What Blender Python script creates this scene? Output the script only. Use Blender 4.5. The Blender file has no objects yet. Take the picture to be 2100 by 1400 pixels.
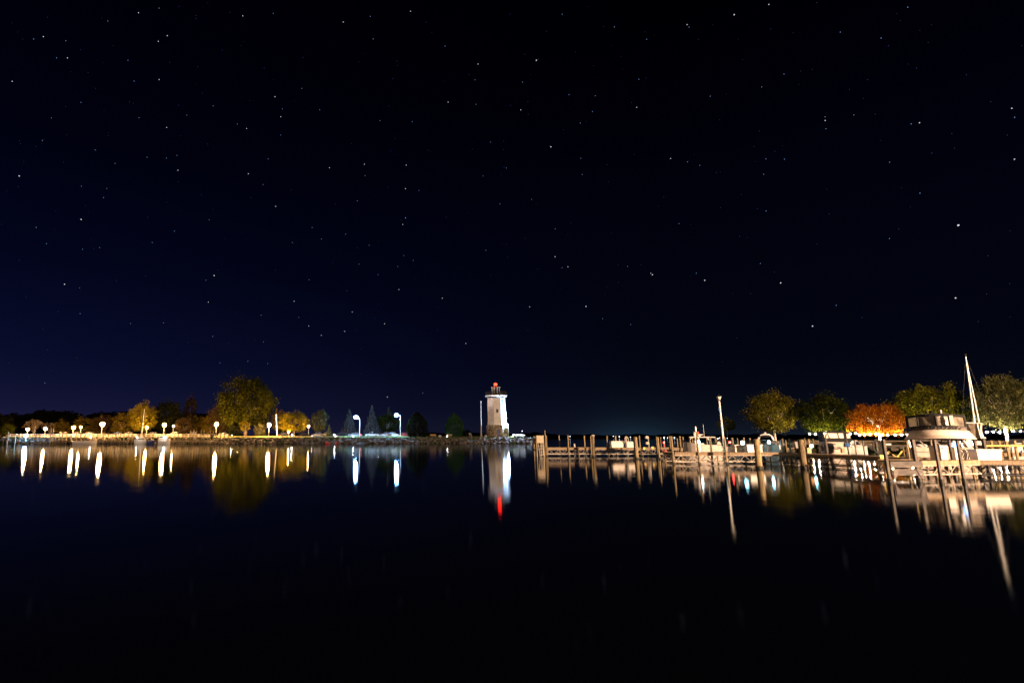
import bpy, math, random
from mathutils import Vector, Matrix, noise
R = math.radians
S = bpy.context.scene
COL = S.collection
# ------------------------------------------------------------------ camera
H_CAM = 1.7; FPX = 1108.0; CX = 800.0; TH = math.atan(198/FPX); YS = FPX/933.0
cam = bpy.data.cameras.new('camera'); camo = bpy.data.objects.new('camera', cam); COL.objects.link(camo)
cam.sensor_width = 36; cam.lens = 36*FPX/2100; cam.shift_x = (1050-CX)/2100; cam.clip_start = .1; cam.clip_end = 20000
camo.location = (0, 0, H_CAM); camo.rotation_euler = (R(90)+TH, 0, 0)
S.camera = camo
# ------------------------------------------------------------------ night sky
W = bpy.data.worlds.new('World'); S.world = W; W.use_nodes = True
S.view_settings.view_transform = 'Standard'; S.view_settings.look = 'None'
S.view_settings.gamma = 1; S.view_settings.exposure = 0
def srgb(c):
    return tuple((x/255/12.92 if x/255 <= .04045 else ((x/255+.055)/1.055)**2.4) for x in c)
def world():
    nt = W.node_tree; N = nt.nodes; L = nt.links
    for n in list(N): N.remove(n)
    out = N.new('ShaderNodeOutputWorld'); bg = N.new('ShaderNodeBackground'); L.new(bg.outputs[0], out.inputs[0])
    tc = N.new('ShaderNodeTexCoord'); sep = N.new('ShaderNodeSeparateXYZ'); L.new(tc.outputs['Generated'], sep.inputs[0])
    def ramp(stops):
        r = N.new('ShaderNodeValToRGB'); e = r.color_ramp.elements
        while len(e) < len(stops): e.new(.5)
        for i, (p, c) in enumerate(stops): e[i].position = p; e[i].color = srgb(c)+(1,)
        L.new(sep.outputs[2], r.inputs[0]); return r
    a = ramp([(0,(32,30,62)),(.05,(18,21,52)),(.13,(9,13,42)),(.28,(3,5,27)),(.45,(1,2,15)),(.7,(0,0,6))])
    b = ramp([(0,(12,16,26)),(.04,(7,10,21)),(.12,(3,5,16)),(.35,(1,2,12)),(.6,(0,0,3)),(.8,(0,0,2))])
    mr = N.new('ShaderNodeMapRange'); mr.inputs[1].default_value = -.62; mr.inputs[2].default_value = .42
    L.new(sep.outputs[0], mr.inputs[0])
    mx = N.new('ShaderNodeMix'); mx.data_type = 'RGBA'; L.new(mr.outputs[0], mx.inputs[0]); L.new(a.outputs[0], mx.inputs[6]); L.new(b.outputs[0], mx.inputs[7])
    # glow of a far town low over the lake
    def glow(az, el, wx, wz, col):
        vx = math.sin(az); 
        m1 = N.new('ShaderNodeMath'); m1.operation = 'SUBTRACT'; L.new(sep.outputs[0], m1.inputs[0]); m1.inputs[1].default_value = vx
        m2 = N.new('ShaderNodeMath'); m2.operation = 'DIVIDE'; L.new(m1.outputs[0], m2.inputs[0]); m2.inputs[1].default_value = wx
        m3 = N.new('ShaderNodeMath'); m3.operation = 'MULTIPLY'; L.new(m2.outputs[0], m3.inputs[0]); L.new(m2.outputs[0], m3.inputs[1])
        m4 = N.new('ShaderNodeMath'); m4.operation = 'DIVIDE'; L.new(sep.outputs[2], m4.inputs[0]); m4.inputs[1].default_value = wz
        m5 = N.new('ShaderNodeMath'); m5.operation = 'ABSOLUTE'; L.new(m4.outputs[0], m5.inputs[0])
        m6 = N.new('ShaderNodeMath'); m6.operation = 'ADD'; L.new(m3.outputs[0], m6.inputs[0]); L.new(m5.outputs[0], m6.inputs[1])
        m7 = N.new('ShaderNodeMath'); m7.operation = 'MULTIPLY'; L.new(m6.outputs[0], m7.inputs[0]); m7.inputs[1].default_value = -1
        m8 = N.new('ShaderNodeMath'); m8.operation = 'EXPONENT'; L.new(m7.outputs[0], m8.inputs[0])
        v = N.new('ShaderNodeMix'); v.data_type = 'RGBA'; v.inputs[6].default_value = (0,0,0,1); v.inputs[7].default_value = srgb(col)+(1,)
        L.new(m8.outputs[0], v.inputs[0]); return v
    cur = mx.outputs[2]
    for g in (glow(math.asin(.404), 0, .06, .017, (20,40,52)), glow(math.asin(.40), 0, .12, .05, (6,12,20)), glow(math.asin(.6), 0, .14, .02, (13,20,28)), glow(math.asin(-.5), 0, .2, .025, (24,14,26))):
        ad = N.new('ShaderNodeMix'); ad.data_type = 'RGBA'; ad.blend_type = 'ADD'; ad.inputs[0].default_value = 1
        L.new(cur, ad.inputs[6]); L.new(g.outputs[2], ad.inputs[7]); cur = ad.outputs[2]
    L.new(cur, bg.inputs[0]); bg.inputs[1].default_value = 1.0
world()
# ------------------------------------------------------------------ helpers
def kv(v):
    y = (700-v)/FPX; return (y*math.cos(TH)+math.sin(TH))/(math.cos(TH)-y*math.sin(TH))
def P(u, v, Y):
    y = (700-v)/FPX; Y = Y*YS; t = Y/(math.cos(TH)-y*math.sin(TH))
    return Vector(((u-CX)/FPX*t, Y, H_CAM+kv(v)*Y))
def Z(v, Y): return H_CAM+kv(v)*Y*YS
def MP(x, y): return (x+y*250/933, y*YS)
def VZ(z, Y):                                   # photo row of height z at depth Y
    k = (z-H_CAM)/(Y*YS); a = math.atan(k)-TH; return 700-FPX*math.tan(a)
def PX(u, Y, z=1.7): return P(u, VZ(z, Y), Y).x
def mat(name, col, rough=.6, metal=0, var=.15, scale=3., emit=0, ecol=None, bump=0, col2=None, sampling=None, spec=None):
    m = bpy.data.materials.new(name); m.use_nodes = True
    nt = m.node_tree; N = nt.nodes; L = nt.links; b = N['Principled BSDF']
    b.inputs['Roughness'].default_value = rough; b.inputs['Metallic'].default_value = metal
    if spec is not None: b.inputs['Specular IOR Level'].default_value = spec
    tc = N.new('ShaderNodeTexCoord'); nz = N.new('ShaderNodeTexNoise'); nz.inputs['Scale'].default_value = scale; nz.inputs['Detail'].default_value = 5
    L.new(tc.outputs['Object'], nz.inputs['Vector'])
    cr = N.new('ShaderNodeValToRGB'); e = cr.color_ramp.elements
    e[0].position = .32; e[1].position = .68
    c2 = col2 or tuple(min(1, x*(1+var)) for x in col)
    e[0].color = tuple(x*(1-var) for x in col)+(1,); e[1].color = tuple(c2)+(1,)
    L.new(nz.outputs[0], cr.inputs[0]); L.new(cr.outputs[0], b.inputs['Base Color'])
    if bump:
        bp = N.new('ShaderNodeBump'); bp.inputs['Strength'].default_value = bump; bp.inputs['Distance'].default_value = .05
        L.new(nz.outputs[0], bp.inputs['Height']); L.new(bp.outputs[0], b.inputs['Normal'])
    if emit:
        b.inputs['Emission Color'].default_value = tuple(ecol or col)+(1,); b.inputs['Emission Strength'].default_value = emit
    if sampling: m.cycles.emission_sampling = sampling
    return m
def wood(name, c1, c2, sc=(1,1,14)):
    m = bpy.data.materials.new(name); m.use_nodes = True
    nt = m.node_tree; N = nt.nodes; L = nt.links; b = N['Principled BSDF']; b.inputs['Roughness'].default_value = .8
    tc = N.new('ShaderNodeTexCoord'); mp = N.new('ShaderNodeMapping'); mp.inputs['Scale'].default_value = sc
    L.new(tc.outputs['Object'], mp.inputs[0])
    nz = N.new('ShaderNodeTexNoise'); nz.inputs['Scale'].default_value = 2.2; nz.inputs['Detail'].default_value = 8; nz.inputs['Roughness'].default_value = .7
    L.new(mp.outputs[0], nz.inputs['Vector'])
    cr = N.new('ShaderNodeValToRGB'); e = cr.color_ramp.elements; e[0].position = .35; e[1].position = .65
    e[0].color = c1+(1,); e[1].color = c2+(1,); L.new(nz.outputs[0], cr.inputs[0])
    oi = N.new('ShaderNodeObjectInfo'); mr = N.new('ShaderNodeMapRange'); mr.inputs[3].default_value = .55; mr.inputs[4].default_value = 1.3; L.new(oi.outputs['Random'], mr.inputs[0])
    hs = N.new('ShaderNodeHueSaturation'); L.new(mr.outputs[0], hs.inputs['Value']); L.new(cr.outputs[0], hs.inputs['Color']); L.new(hs.outputs[0], b.inputs['Base Color'])
    bp = N.new('ShaderNodeBump'); bp.inputs['Strength'].default_value = .5; bp.inputs['Distance'].default_value = .02
    L.new(nz.outputs[0], bp.inputs['Height']); L.new(bp.outputs[0], b.inputs['Normal'])
    return m
def leafmat(name, c1, c2, c3=None):
    m = bpy.data.materials.new(name); m.use_nodes = True
    nt = m.node_tree; N = nt.nodes; L = nt.links; N.remove(N['Principled BSDF']); out = N['Material Output']
    tc = N.new('ShaderNodeTexCoord'); nz = N.new('ShaderNodeTexNoise'); nz.inputs['Scale'].default_value = 5; nz.inputs['Detail'].default_value = 8; nz.inputs['Roughness'].default_value = .82
    L.new(tc.outputs['Object'], nz.inputs['Vector'])
    cr = N.new('ShaderNodeValToRGB'); e = cr.color_ramp.elements; e[0].position = .40; e[1].position = .56  # steep ramp paints lit leaves and dark clumps into the colour
    e[0].color = c1+(1,); e[1].color = c2+(1,)
    if c3: x = e.new(.66); x.color = c3+(1,)
    L.new(nz.outputs[0], cr.inputs[0])
    d = N.new('ShaderNodeBsdfDiffuse'); t = N.new('ShaderNodeBsdfTranslucent'); mx = N.new('ShaderNodeMixShader'); mx.inputs[0].default_value = .35
    L.new(cr.outputs[0], d.inputs[0]); L.new(cr.outputs[0], t.inputs[0]); L.new(d.outputs[0], mx.inputs[1]); L.new(t.outputs[0], mx.inputs[2]); L.new(mx.outputs[0], out.inputs[0])
    return m
class MB:
    def __init__(s): s.v = []; s.f = []; s.m = []
    def add(s, vs, fs, mi=0):
        o = len(s.v); s.v += [tuple(x) for x in vs]; s.f += [tuple(i+o for i in f) for f in fs]; s.m += [mi]*len(fs); return s
    def box(s, x0, y0, z0, x1, y1, z1, mi=0):
        return s.add([(x0,y0,z0),(x1,y0,z0),(x1,y1,z0),(x0,y1,z0),(x0,y0,z1),(x1,y0,z1),(x1,y1,z1),(x0,y1,z1)],
                     [(0,3,2,1),(4,5,6,7),(0,1,5,4),(1,2,6,5),(2,3,7,6),(3,0,4,7)], mi)
    def hexa(s, bot, top, mi=0):
        n = len(bot)
        return s.add(list(bot)+list(top), [tuple(range(n-1,-1,-1)), tuple(range(n,2*n))]+[(i,(i+1)%n,n+(i+1)%n,n+i) for i in range(n)], mi)
    def tube(s, p, q, r0, r1=None, n=8, mi=0):
        p = Vector(p); q = Vector(q); r1 = r0 if r1 is None else r1
        d = (q-p).normalized(); a = Vector((0,0,1)) if abs(d.z) < .9 else Vector((1,0,0))
        x = d.cross(a).normalized(); y = d.cross(x)
        A = [p+(x*math.cos(2*math.pi*i/n)+y*math.sin(2*math.pi*i/n))*r0 for i in range(n)]
        B = [q+(x*math.cos(2*math.pi*i/n)+y*math.sin(2*math.pi*i/n))*r1 for i in range(n)]
        return s.add(A+B, [tuple(range(n)), tuple(range(2*n-1,n-1,-1))]+[(i,n+i,n+(i+1)%n,(i+1)%n) for i in range(n)], mi)
    def path(s, pts, r, n=6, mi=0):
        for a, b in zip(pts, pts[1:]): s.tube(a, b, r, r, n, mi)
        return s
    def lathe(s, prof, c=(0,0,0), n=16, ph=0, mi=0):
        vs = []
        for r, z in prof:
            for i in range(n):
                a = ph+2*math.pi*i/n; vs.append((c[0]+r*math.cos(a), c[1]+r*math.sin(a), c[2]+z))
        fs = [(j*n+i, j*n+(i+1)%n, (j+1)*n+(i+1)%n, (j+1)*n+i) for j in range(len(prof)-1) for i in range(n)]
        fs += [tuple(range(n-1,-1,-1)), tuple((len(prof)-1)*n+i for i in range(n))]
        return s.add(vs, fs, mi)
    def ball(s, c, r, sz=1., n=12, mi=0):
        m = n//2
        return s.lathe([(max(.001, r*math.sin(math.pi*j/m)), -r*sz*math.cos(math.pi*j/m)) for j in range(m+1)], c, n, 0, mi)
    def loft(s, secs, mi=0, cap=True):
        n = len(secs[0]); vs = [p for q in secs for p in q]
        fs = [(j*n+i, j*n+(i+1)%n, (j+1)*n+(i+1)%n, (j+1)*n+i) for j in range(len(secs)-1) for i in range(n)]
        if cap: fs += [tuple(range(n-1,-1,-1)), tuple((len(secs)-1)*n+i for i in range(n))]
        return s.add(vs, fs, mi)
    def mesh(s, name, m, smooth=False):
        me = bpy.data.meshes.new(name); me.from_pydata(s.v, [], s.f)
        for x in (m if isinstance(m, (list, tuple)) else [m]): me.materials.append(x)
        if isinstance(m, (list, tuple)): me.polygons.foreach_set('material_index', s.m)
        me.validate(); me.update()
        if smooth: me.polygons.foreach_set('use_smooth', [True]*len(me.polygons)); 
        return me
    def build(s, name, m, parent=None, smooth=False, loc=None, label=None):
        o = bpy.data.objects.new(name, s.mesh(name, m, smooth)); COL.objects.link(o)
        if parent: o.parent = parent
        if loc is not None: o.location = loc
        if label: o['label'] = label
        return o
def tag(o, label=None, cat=None, group=None, kind=None):
    if label: o['label'] = label
    if cat: o['category'] = cat
    if group: o['group'] = group
    if kind: o['kind'] = kind
    return o
def thing(name, label, cat, loc=(0,0,0), rz=0, group=None, sc=None):
    o = bpy.data.objects.new(name, None); COL.objects.link(o); o.location = (loc[0], loc[1]*YS, loc[2]); o.rotation_euler = (0,0,rz)
    o.empty_display_size = .2
    if sc: o.scale = sc
    return tag(o, label, cat, group)
def copy_tree(o, parent=None):
    c = o.copy(); COL.objects.link(c); c.parent = parent
    for ch in [x for x in bpy.data.objects if x.parent == o]: copy_tree(ch, c)
    return c
def point(parent, name, loc, power, col, r=.2, spot=None, rot=None):
    l = bpy.data.lights.new(name, 'SPOT' if spot else 'POINT'); l.energy = power; l.color = col; l.shadow_soft_size = r
    o = bpy.data.objects.new(name, l); COL.objects.link(o); o.location = loc
    if spot: l.spot_size = spot; l.spot_blend = .6
    if rot: o.rotation_euler = rot
    if parent: o.parent = parent
    return o
rnd = random.Random(5)
# ------------------------------------------------------------------ materials
WARM = (1,.72,.38); COOL = (.62,.82,1)
M = dict(
 white=mat('white_gelcoat', (.58,.56,.55), .3, var=.06), white_wall=mat('white_painted_wall', (.84,.80,.77), .6, var=.1, scale=1.2, bump=.1),
 grey=mat('grey_plastic', (.3,.3,.31), .5), dark=mat('dark_metal', (.008,.008,.01), .6), black=mat('black_canvas', (.004,.004,.005), .8),
 steel=mat('galvanised_steel', (.45,.44,.42), .45, .6), alu=mat('white_pole_paint', (.7,.7,.68), .4), pinkwhite=mat('cream_fibreglass', (.60,.51,.44), .45, var=.12, scale=6),
 board=mat('weathered_board', (.36,.3,.22), .85, var=.3, scale=8), stone=None, rock=mat('rock', (.07,.06,.05), .9, var=.7, scale=1.1, bump=.4, col2=(.2,.17,.135)),
 wet=mat('wet_algae_wood', (.03,.026,.02), .3), concrete=mat('concrete', (.33,.32,.3), .85, var=.2), asphalt=mat('asphalt', (.05,.05,.052), .85),
 rope=mat('yellow_rope', (.6,.5,.12), .8), orange=mat('orange_rail_paint', (.42,.24,.05), .6), red=mat('red_plastic', (.5,.03,.02), .4), blue=mat('blue_plastic', (.03,.12,.4), .4),
 navy=mat('navy_letters', (.02,.04,.2), .5), letters=mat('dark_letters', (.03,.025,.03), .6), tan=mat('tan_box', (.5,.3,.14), .7), yellow=mat('yellow_plastic', (.6,.4,.04), .5),
 glass=mat('dark_glass', (.02,.022,.03), .08), vinyl=mat('clear_vinyl', (.12,.10,.085), .3, var=.4, scale=4, col2=(.27,.22,.17)), lit_vinyl=mat('painted_backlit_vinyl', (.75,.7,.6), .3, var=.25),  # lit_vinyl: glow of the bulbs behind is put into its pale colour
 rubber=mat('tyre_rubber', (.02,.02,.02), .8), chrome=mat('chrome', (.6,.6,.6), .2, .9),
 bark=mat('bark', (.12,.09,.06), .9, var=.4, scale=5, bump=.5), palebark=mat('pale_bark', (.3,.25,.2), .9, var=.3, scale=5, bump=.4),
 hedge=mat('dark_hedge', (.02,.028,.015), .9, var=.5), farwood=mat('far_wood_foliage', (.02,.025,.016), .95),
 planks=wood('dock_planks', (.11,.075,.04), (.25,.18,.11), (9,.6,1)), piling=wood('piling_wood', (.05,.036,.018), (.30,.22,.11), (7,7,1.2)),
 timber=wood('grey_timber', (.03,.027,.028), (.115,.095,.082), (1.2,5,5)), post=wood('pale_post_wood', (.10,.075,.035), (.34,.26,.14), (6,6,.8)),  # timber is darkened to carry the shade on the near frame's faces
 car_black=mat('black_car_paint', (.012,.012,.015), .2), car_white=mat('white_car_paint', (.6,.58,.55), .25), car_red=mat('red_car_paint', (.4,.03,.03), .25), car_silver=mat('silver_car_paint', (.38,.38,.4), .25, .4), car_blue=mat('blue_car_paint', (.05,.09,.2), .25),
)
def em(name, col, s, samp=None): return mat(name, tuple(min(1,c) for c in col), .5, emit=s, ecol=col, var=0, sampling=samp)
M['lens_warm'] = em('lit_warm_globe', (1,.52,.17), 3000)
M['lens_warm_small'] = em('lit_small_warm_globe', (1,.58,.22), 1500)
M['lens_cool'] = em('lit_cool_lens', (.22,.55,1), 1300)
M['flood'] = em('lit_floodlight_lens', (.45,.74,1), 900)
M['ped'] = em('lit_pedestal_lens', (.28,.85,1), 60)
M['ped_blue'] = em('lit_blue_pedestal_lens', (.12,.4,1), 8)
M['bulb'] = em('lit_string_bulb', (1,.80,.55), 5500)
M['beacon'] = em('lit_red_beacon', (1,.012,.004), 28)
M['tail'] = em('lit_tail_lamp', (1,.04,.02), 30)
M['head'] = em('lit_head_lamp', (.85,.9,1), 220)
M['navred'] = em('lit_red_port_lamp', (1,.04,.03), 40)
M['far_w'] = em('lit_far_white_lamp', (.75,.85,1), 12, 'NONE'); M['far_y'] = em('lit_far_amber_lamp', (1,.7,.4), 8, 'NONE')
em_added = em('lit_added_lens', (1,.86,.68), 260)
M['truss_paint'] = mat('pale_truss_steel', (.33,.29,.25), .5, var=.4, scale=5)
M['unlit'] = mat('frosted_glass', (.7,.66,.6), .3)
def stone():
    m = bpy.data.materials.new('fieldstone'); m.use_nodes = True; nt = m.node_tree; N = nt.nodes; L = nt.links; b = N['Principled BSDF']; b.inputs['Roughness'].default_value = .85
    tc = N.new('ShaderNodeTexCoord'); vo = N.new('ShaderNodeTexVoronoi'); vo.inputs['Scale'].default_value = 1.9; L.new(tc.outputs['Object'], vo.inputs['Vector'])
    sp = N.new('ShaderNodeSeparateColor'); L.new(vo.outputs['Color'], sp.inputs[0])
    cr = N.new('ShaderNodeValToRGB'); e = cr.color_ramp.elements; e[0].color = (.07,.055,.04,1); e[1].color = (.5,.42,.34,1); x = e.new(.5); x.color = (.24,.18,.12,1)
    L.new(sp.outputs[0], cr.inputs[0]); L.new(cr.outputs[0], b.inputs['Base Color'])
    v2 = N.new('ShaderNodeTexVoronoi'); v2.feature = 'DISTANCE_TO_EDGE'; v2.inputs['Scale'].default_value = 1.9; L.new(tc.outputs['Object'], v2.inputs['Vector'])
    bp = N.new('ShaderNodeBump'); bp.inputs['Strength'].default_value = .8; bp.inputs['Distance'].default_value = .15; L.new(v2.outputs[0], bp.inputs['Height']); L.new(bp.outputs[0], b.inputs['Normal'])
    return m
M['stone'] = stone()
# ------------------------------------------------------------------ setting: water, land, road, far shore, stars
def water():
    m = bpy.data.materials.new('lake_water'); m.use_nodes = True; nt = m.node_tree; N = nt.nodes; L = nt.links; N.remove(N['Principled BSDF']); out = N['Material Output']
    g = N.new('ShaderNodeBsdfGlossy'); g.distribution = 'BECKMANN'; g.inputs['Roughness'].default_value = .078; g.inputs['Color'].default_value = (.78,.8,.83,1)
    d = N.new('ShaderNodeBsdfDiffuse'); d.inputs[0].default_value = (.0006,.0009,.0015,1)
    fr = N.new('ShaderNodeFresnel'); fr.inputs['IOR'].default_value = 1.333; mx = N.new('ShaderNodeMixShader')
    L.new(fr.outputs[0], mx.inputs[0]); L.new(d.outputs[0], mx.inputs[1]); L.new(g.outputs[0], mx.inputs[2]); L.new(mx.outputs[0], out.inputs[0])
    tc = N.new('ShaderNodeTexCoord'); mp = N.new('ShaderNodeMapping'); mp.inputs['Scale'].default_value = (1,1.6,1); L.new(tc.outputs['Object'], mp.inputs[0])
    nz = N.new('ShaderNodeTexNoise'); nz.inputs['Scale'].default_value = .55; nz.inputs['Detail'].default_value = 2; L.new(mp.outputs[0], nz.inputs['Vector'])
    bp = N.new('ShaderNodeBump'); bp.inputs['Strength'].default_value = .16; bp.inputs['Distance'].default_value = .012
    L.new(nz.outputs[0], bp.inputs['Height']); L.new(bp.outputs[0], g.inputs['Normal'])
    s = 6000; o = MB().add([(-s,-s,0),(s,-s,0),(s,s,0),(-s,s,0)], [(0,1,2,3)]).build('water', m); tag(o, kind='structure')
water()
grass = mat('mown_grass', (.035,.075,.02), .95, var=.4, scale=.8)
LZ = 2.0
def slab(name, pts, z0, z1, m, inset=0):
    pts = [MP(*p) for p in pts]
    o = MB().hexa([(x,y,z0) for x,y in pts], [(x,y,z1) for x,y in pts]).build(name, m); tag(o, kind='structure'); return o
# left shore and the lighthouse point
shoreL = [(-330,118),(-230,135),(-120,142),(-60,146),(0,147),(5.5,149),(7.5,152),(5,156),(-10,162),(-60,170),(-130,190),(-330,420),(-420,420),(-420,110)]
slab('grass_ground', shoreL, -.6, LZ, grass)
slab('road', [(-330,127.5),(-230,143.5),(-118,150.5),(-64,153.3),(-20,155),(-20,158),(-64,157.5),(-118,155.5),(-230,149),(-330,134)], LZ-.02, LZ+.03, M['asphalt'])
slab('footpath', [(-330,121),(-230,138),(-119,145),(-60,148.6),(-2,149.4),(-2,150.6),(-60,150),(-119,146.6),(-230,140),(-330,123)], LZ-.02, LZ+.02, M['concrete'])
# right shore
LR = .9
slab('park_ground', [(47,112),(40,82),(38.2,64.5),(43.5,58.3),(47.4,54.9),(50.2,51.2),(51.9,47.2),(58,44),(120,41),(260,38),(400,300),(150,300)], -.5, LR, grass)
slab('park_path', [(46,80),(56,70),(66,63),(110,56),(260,52),(260,54),(110,58.5),(67,66),(57,73),(47,83)], LR-.02, LR+.015, M['asphalt'])
# camera-side shore behind the viewer
slab('near_shore', [(-80,-12),(30,-12),(75,-6),(140,-6),(140,-60),(-80,-60)], -.5, .8, grass)
def riprap(name, pts, n, zt, label, rr=(.25,.75), group=None):
    pts = [MP(*p) for p in pts]; b = MB(); L = [(Vector(p), Vector(q)) for p, q in zip(pts, pts[1:])]; tot = sum((q-p).length for p,q in L)
    for i in range(n):
        d = rnd.random()*tot
        for p, q in L:
            if d <= (q-p).length: break
            d -= (q-p).length
        dr = (q-p).normalized(); c = p+dr*d; nr = Vector((dr.y,-dr.x)); h = rnd.random()
        r = rnd.uniform(*rr); x = c+nr*((1-h)*1.9-.2)
        ph = rnd.random()*6; k = 6
        prof = [(.02,-.7),(.75,-.5),(1,.0),(.7,.5),(.02,.72)]; o = len(b.v)
        sx, sy, sz = rnd.uniform(.7,1.3), rnd.uniform(.7,1.2), rnd.uniform(.5,.9)
        t = MB().lathe(prof, (0,0,0), k, ph)
        for j, (vx,vy,vz) in enumerate(t.v):
            s_ = r*rnd.uniform(.75,1.2); t.v[j] = (x.x+vx*s_*sx, x.y+vy*s_*sy, h*zt+vz*s_*sz)
        b.add(t.v, t.f)
    o = b.build(name, M['rock']); tag(o, label, 'rocks', kind='stuff'); return o
bank = mat('lamplit_grass', (.10,.11,.02), .95, var=.5, scale=1.5, col2=(.2,.2,.04))  # lamplight on the bank is put into this brighter grass colour
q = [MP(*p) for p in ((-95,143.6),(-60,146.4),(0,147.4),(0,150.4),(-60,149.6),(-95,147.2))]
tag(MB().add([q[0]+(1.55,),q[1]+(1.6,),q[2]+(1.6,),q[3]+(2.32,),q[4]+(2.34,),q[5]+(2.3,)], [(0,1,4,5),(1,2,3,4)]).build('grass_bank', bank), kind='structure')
riprap('shore_rocks', [(-230,135),(-120,142),(-60,146),(0,147),(5.5,149),(7.8,152),(5,156)], 2600, LZ*.9, 'piled grey boulders along the water below the lighthouse and the lamps')
riprap('park_shore_rocks', [(40,82),(38.2,64.5),(43.5,58.3),(47.4,54.9),(50.2,51.2),(51.9,47.2),(58,44),(120,41)], 500, LR*.8, 'dark low boulders along the edge of the park lawn', (.2,.5))
def far_shore():
    b = MB(); r = random.Random(3)
    for row in range(3):
        Y = 1660+row*60; x = -1500
        secs = []
        while x < 2600:
            h = 10+7*noise.noise(Vector((x/90,row*7.1,0)))+4*noise.noise(Vector((x/22,row*3.3,4)))+r.uniform(-.8,.8)+row*1.2
            h = max(3, h) * (1.25 if x < 500 else 1)
            secs.append([(x,Y-12,-.5),(x,Y-9,h*.7),(x,Y-3,h*.97),(x,Y+3,h),(x,Y+12,h*.6),(x,Y+14,-.5)]); x += r.uniform(5,11)
        b.loft(secs)
    tag(b.build('far_shore_wood', M['farwood']), 'black line of distant woods across the lake under the horizon glow', 'woods', kind='stuff')
far_shore()
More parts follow.
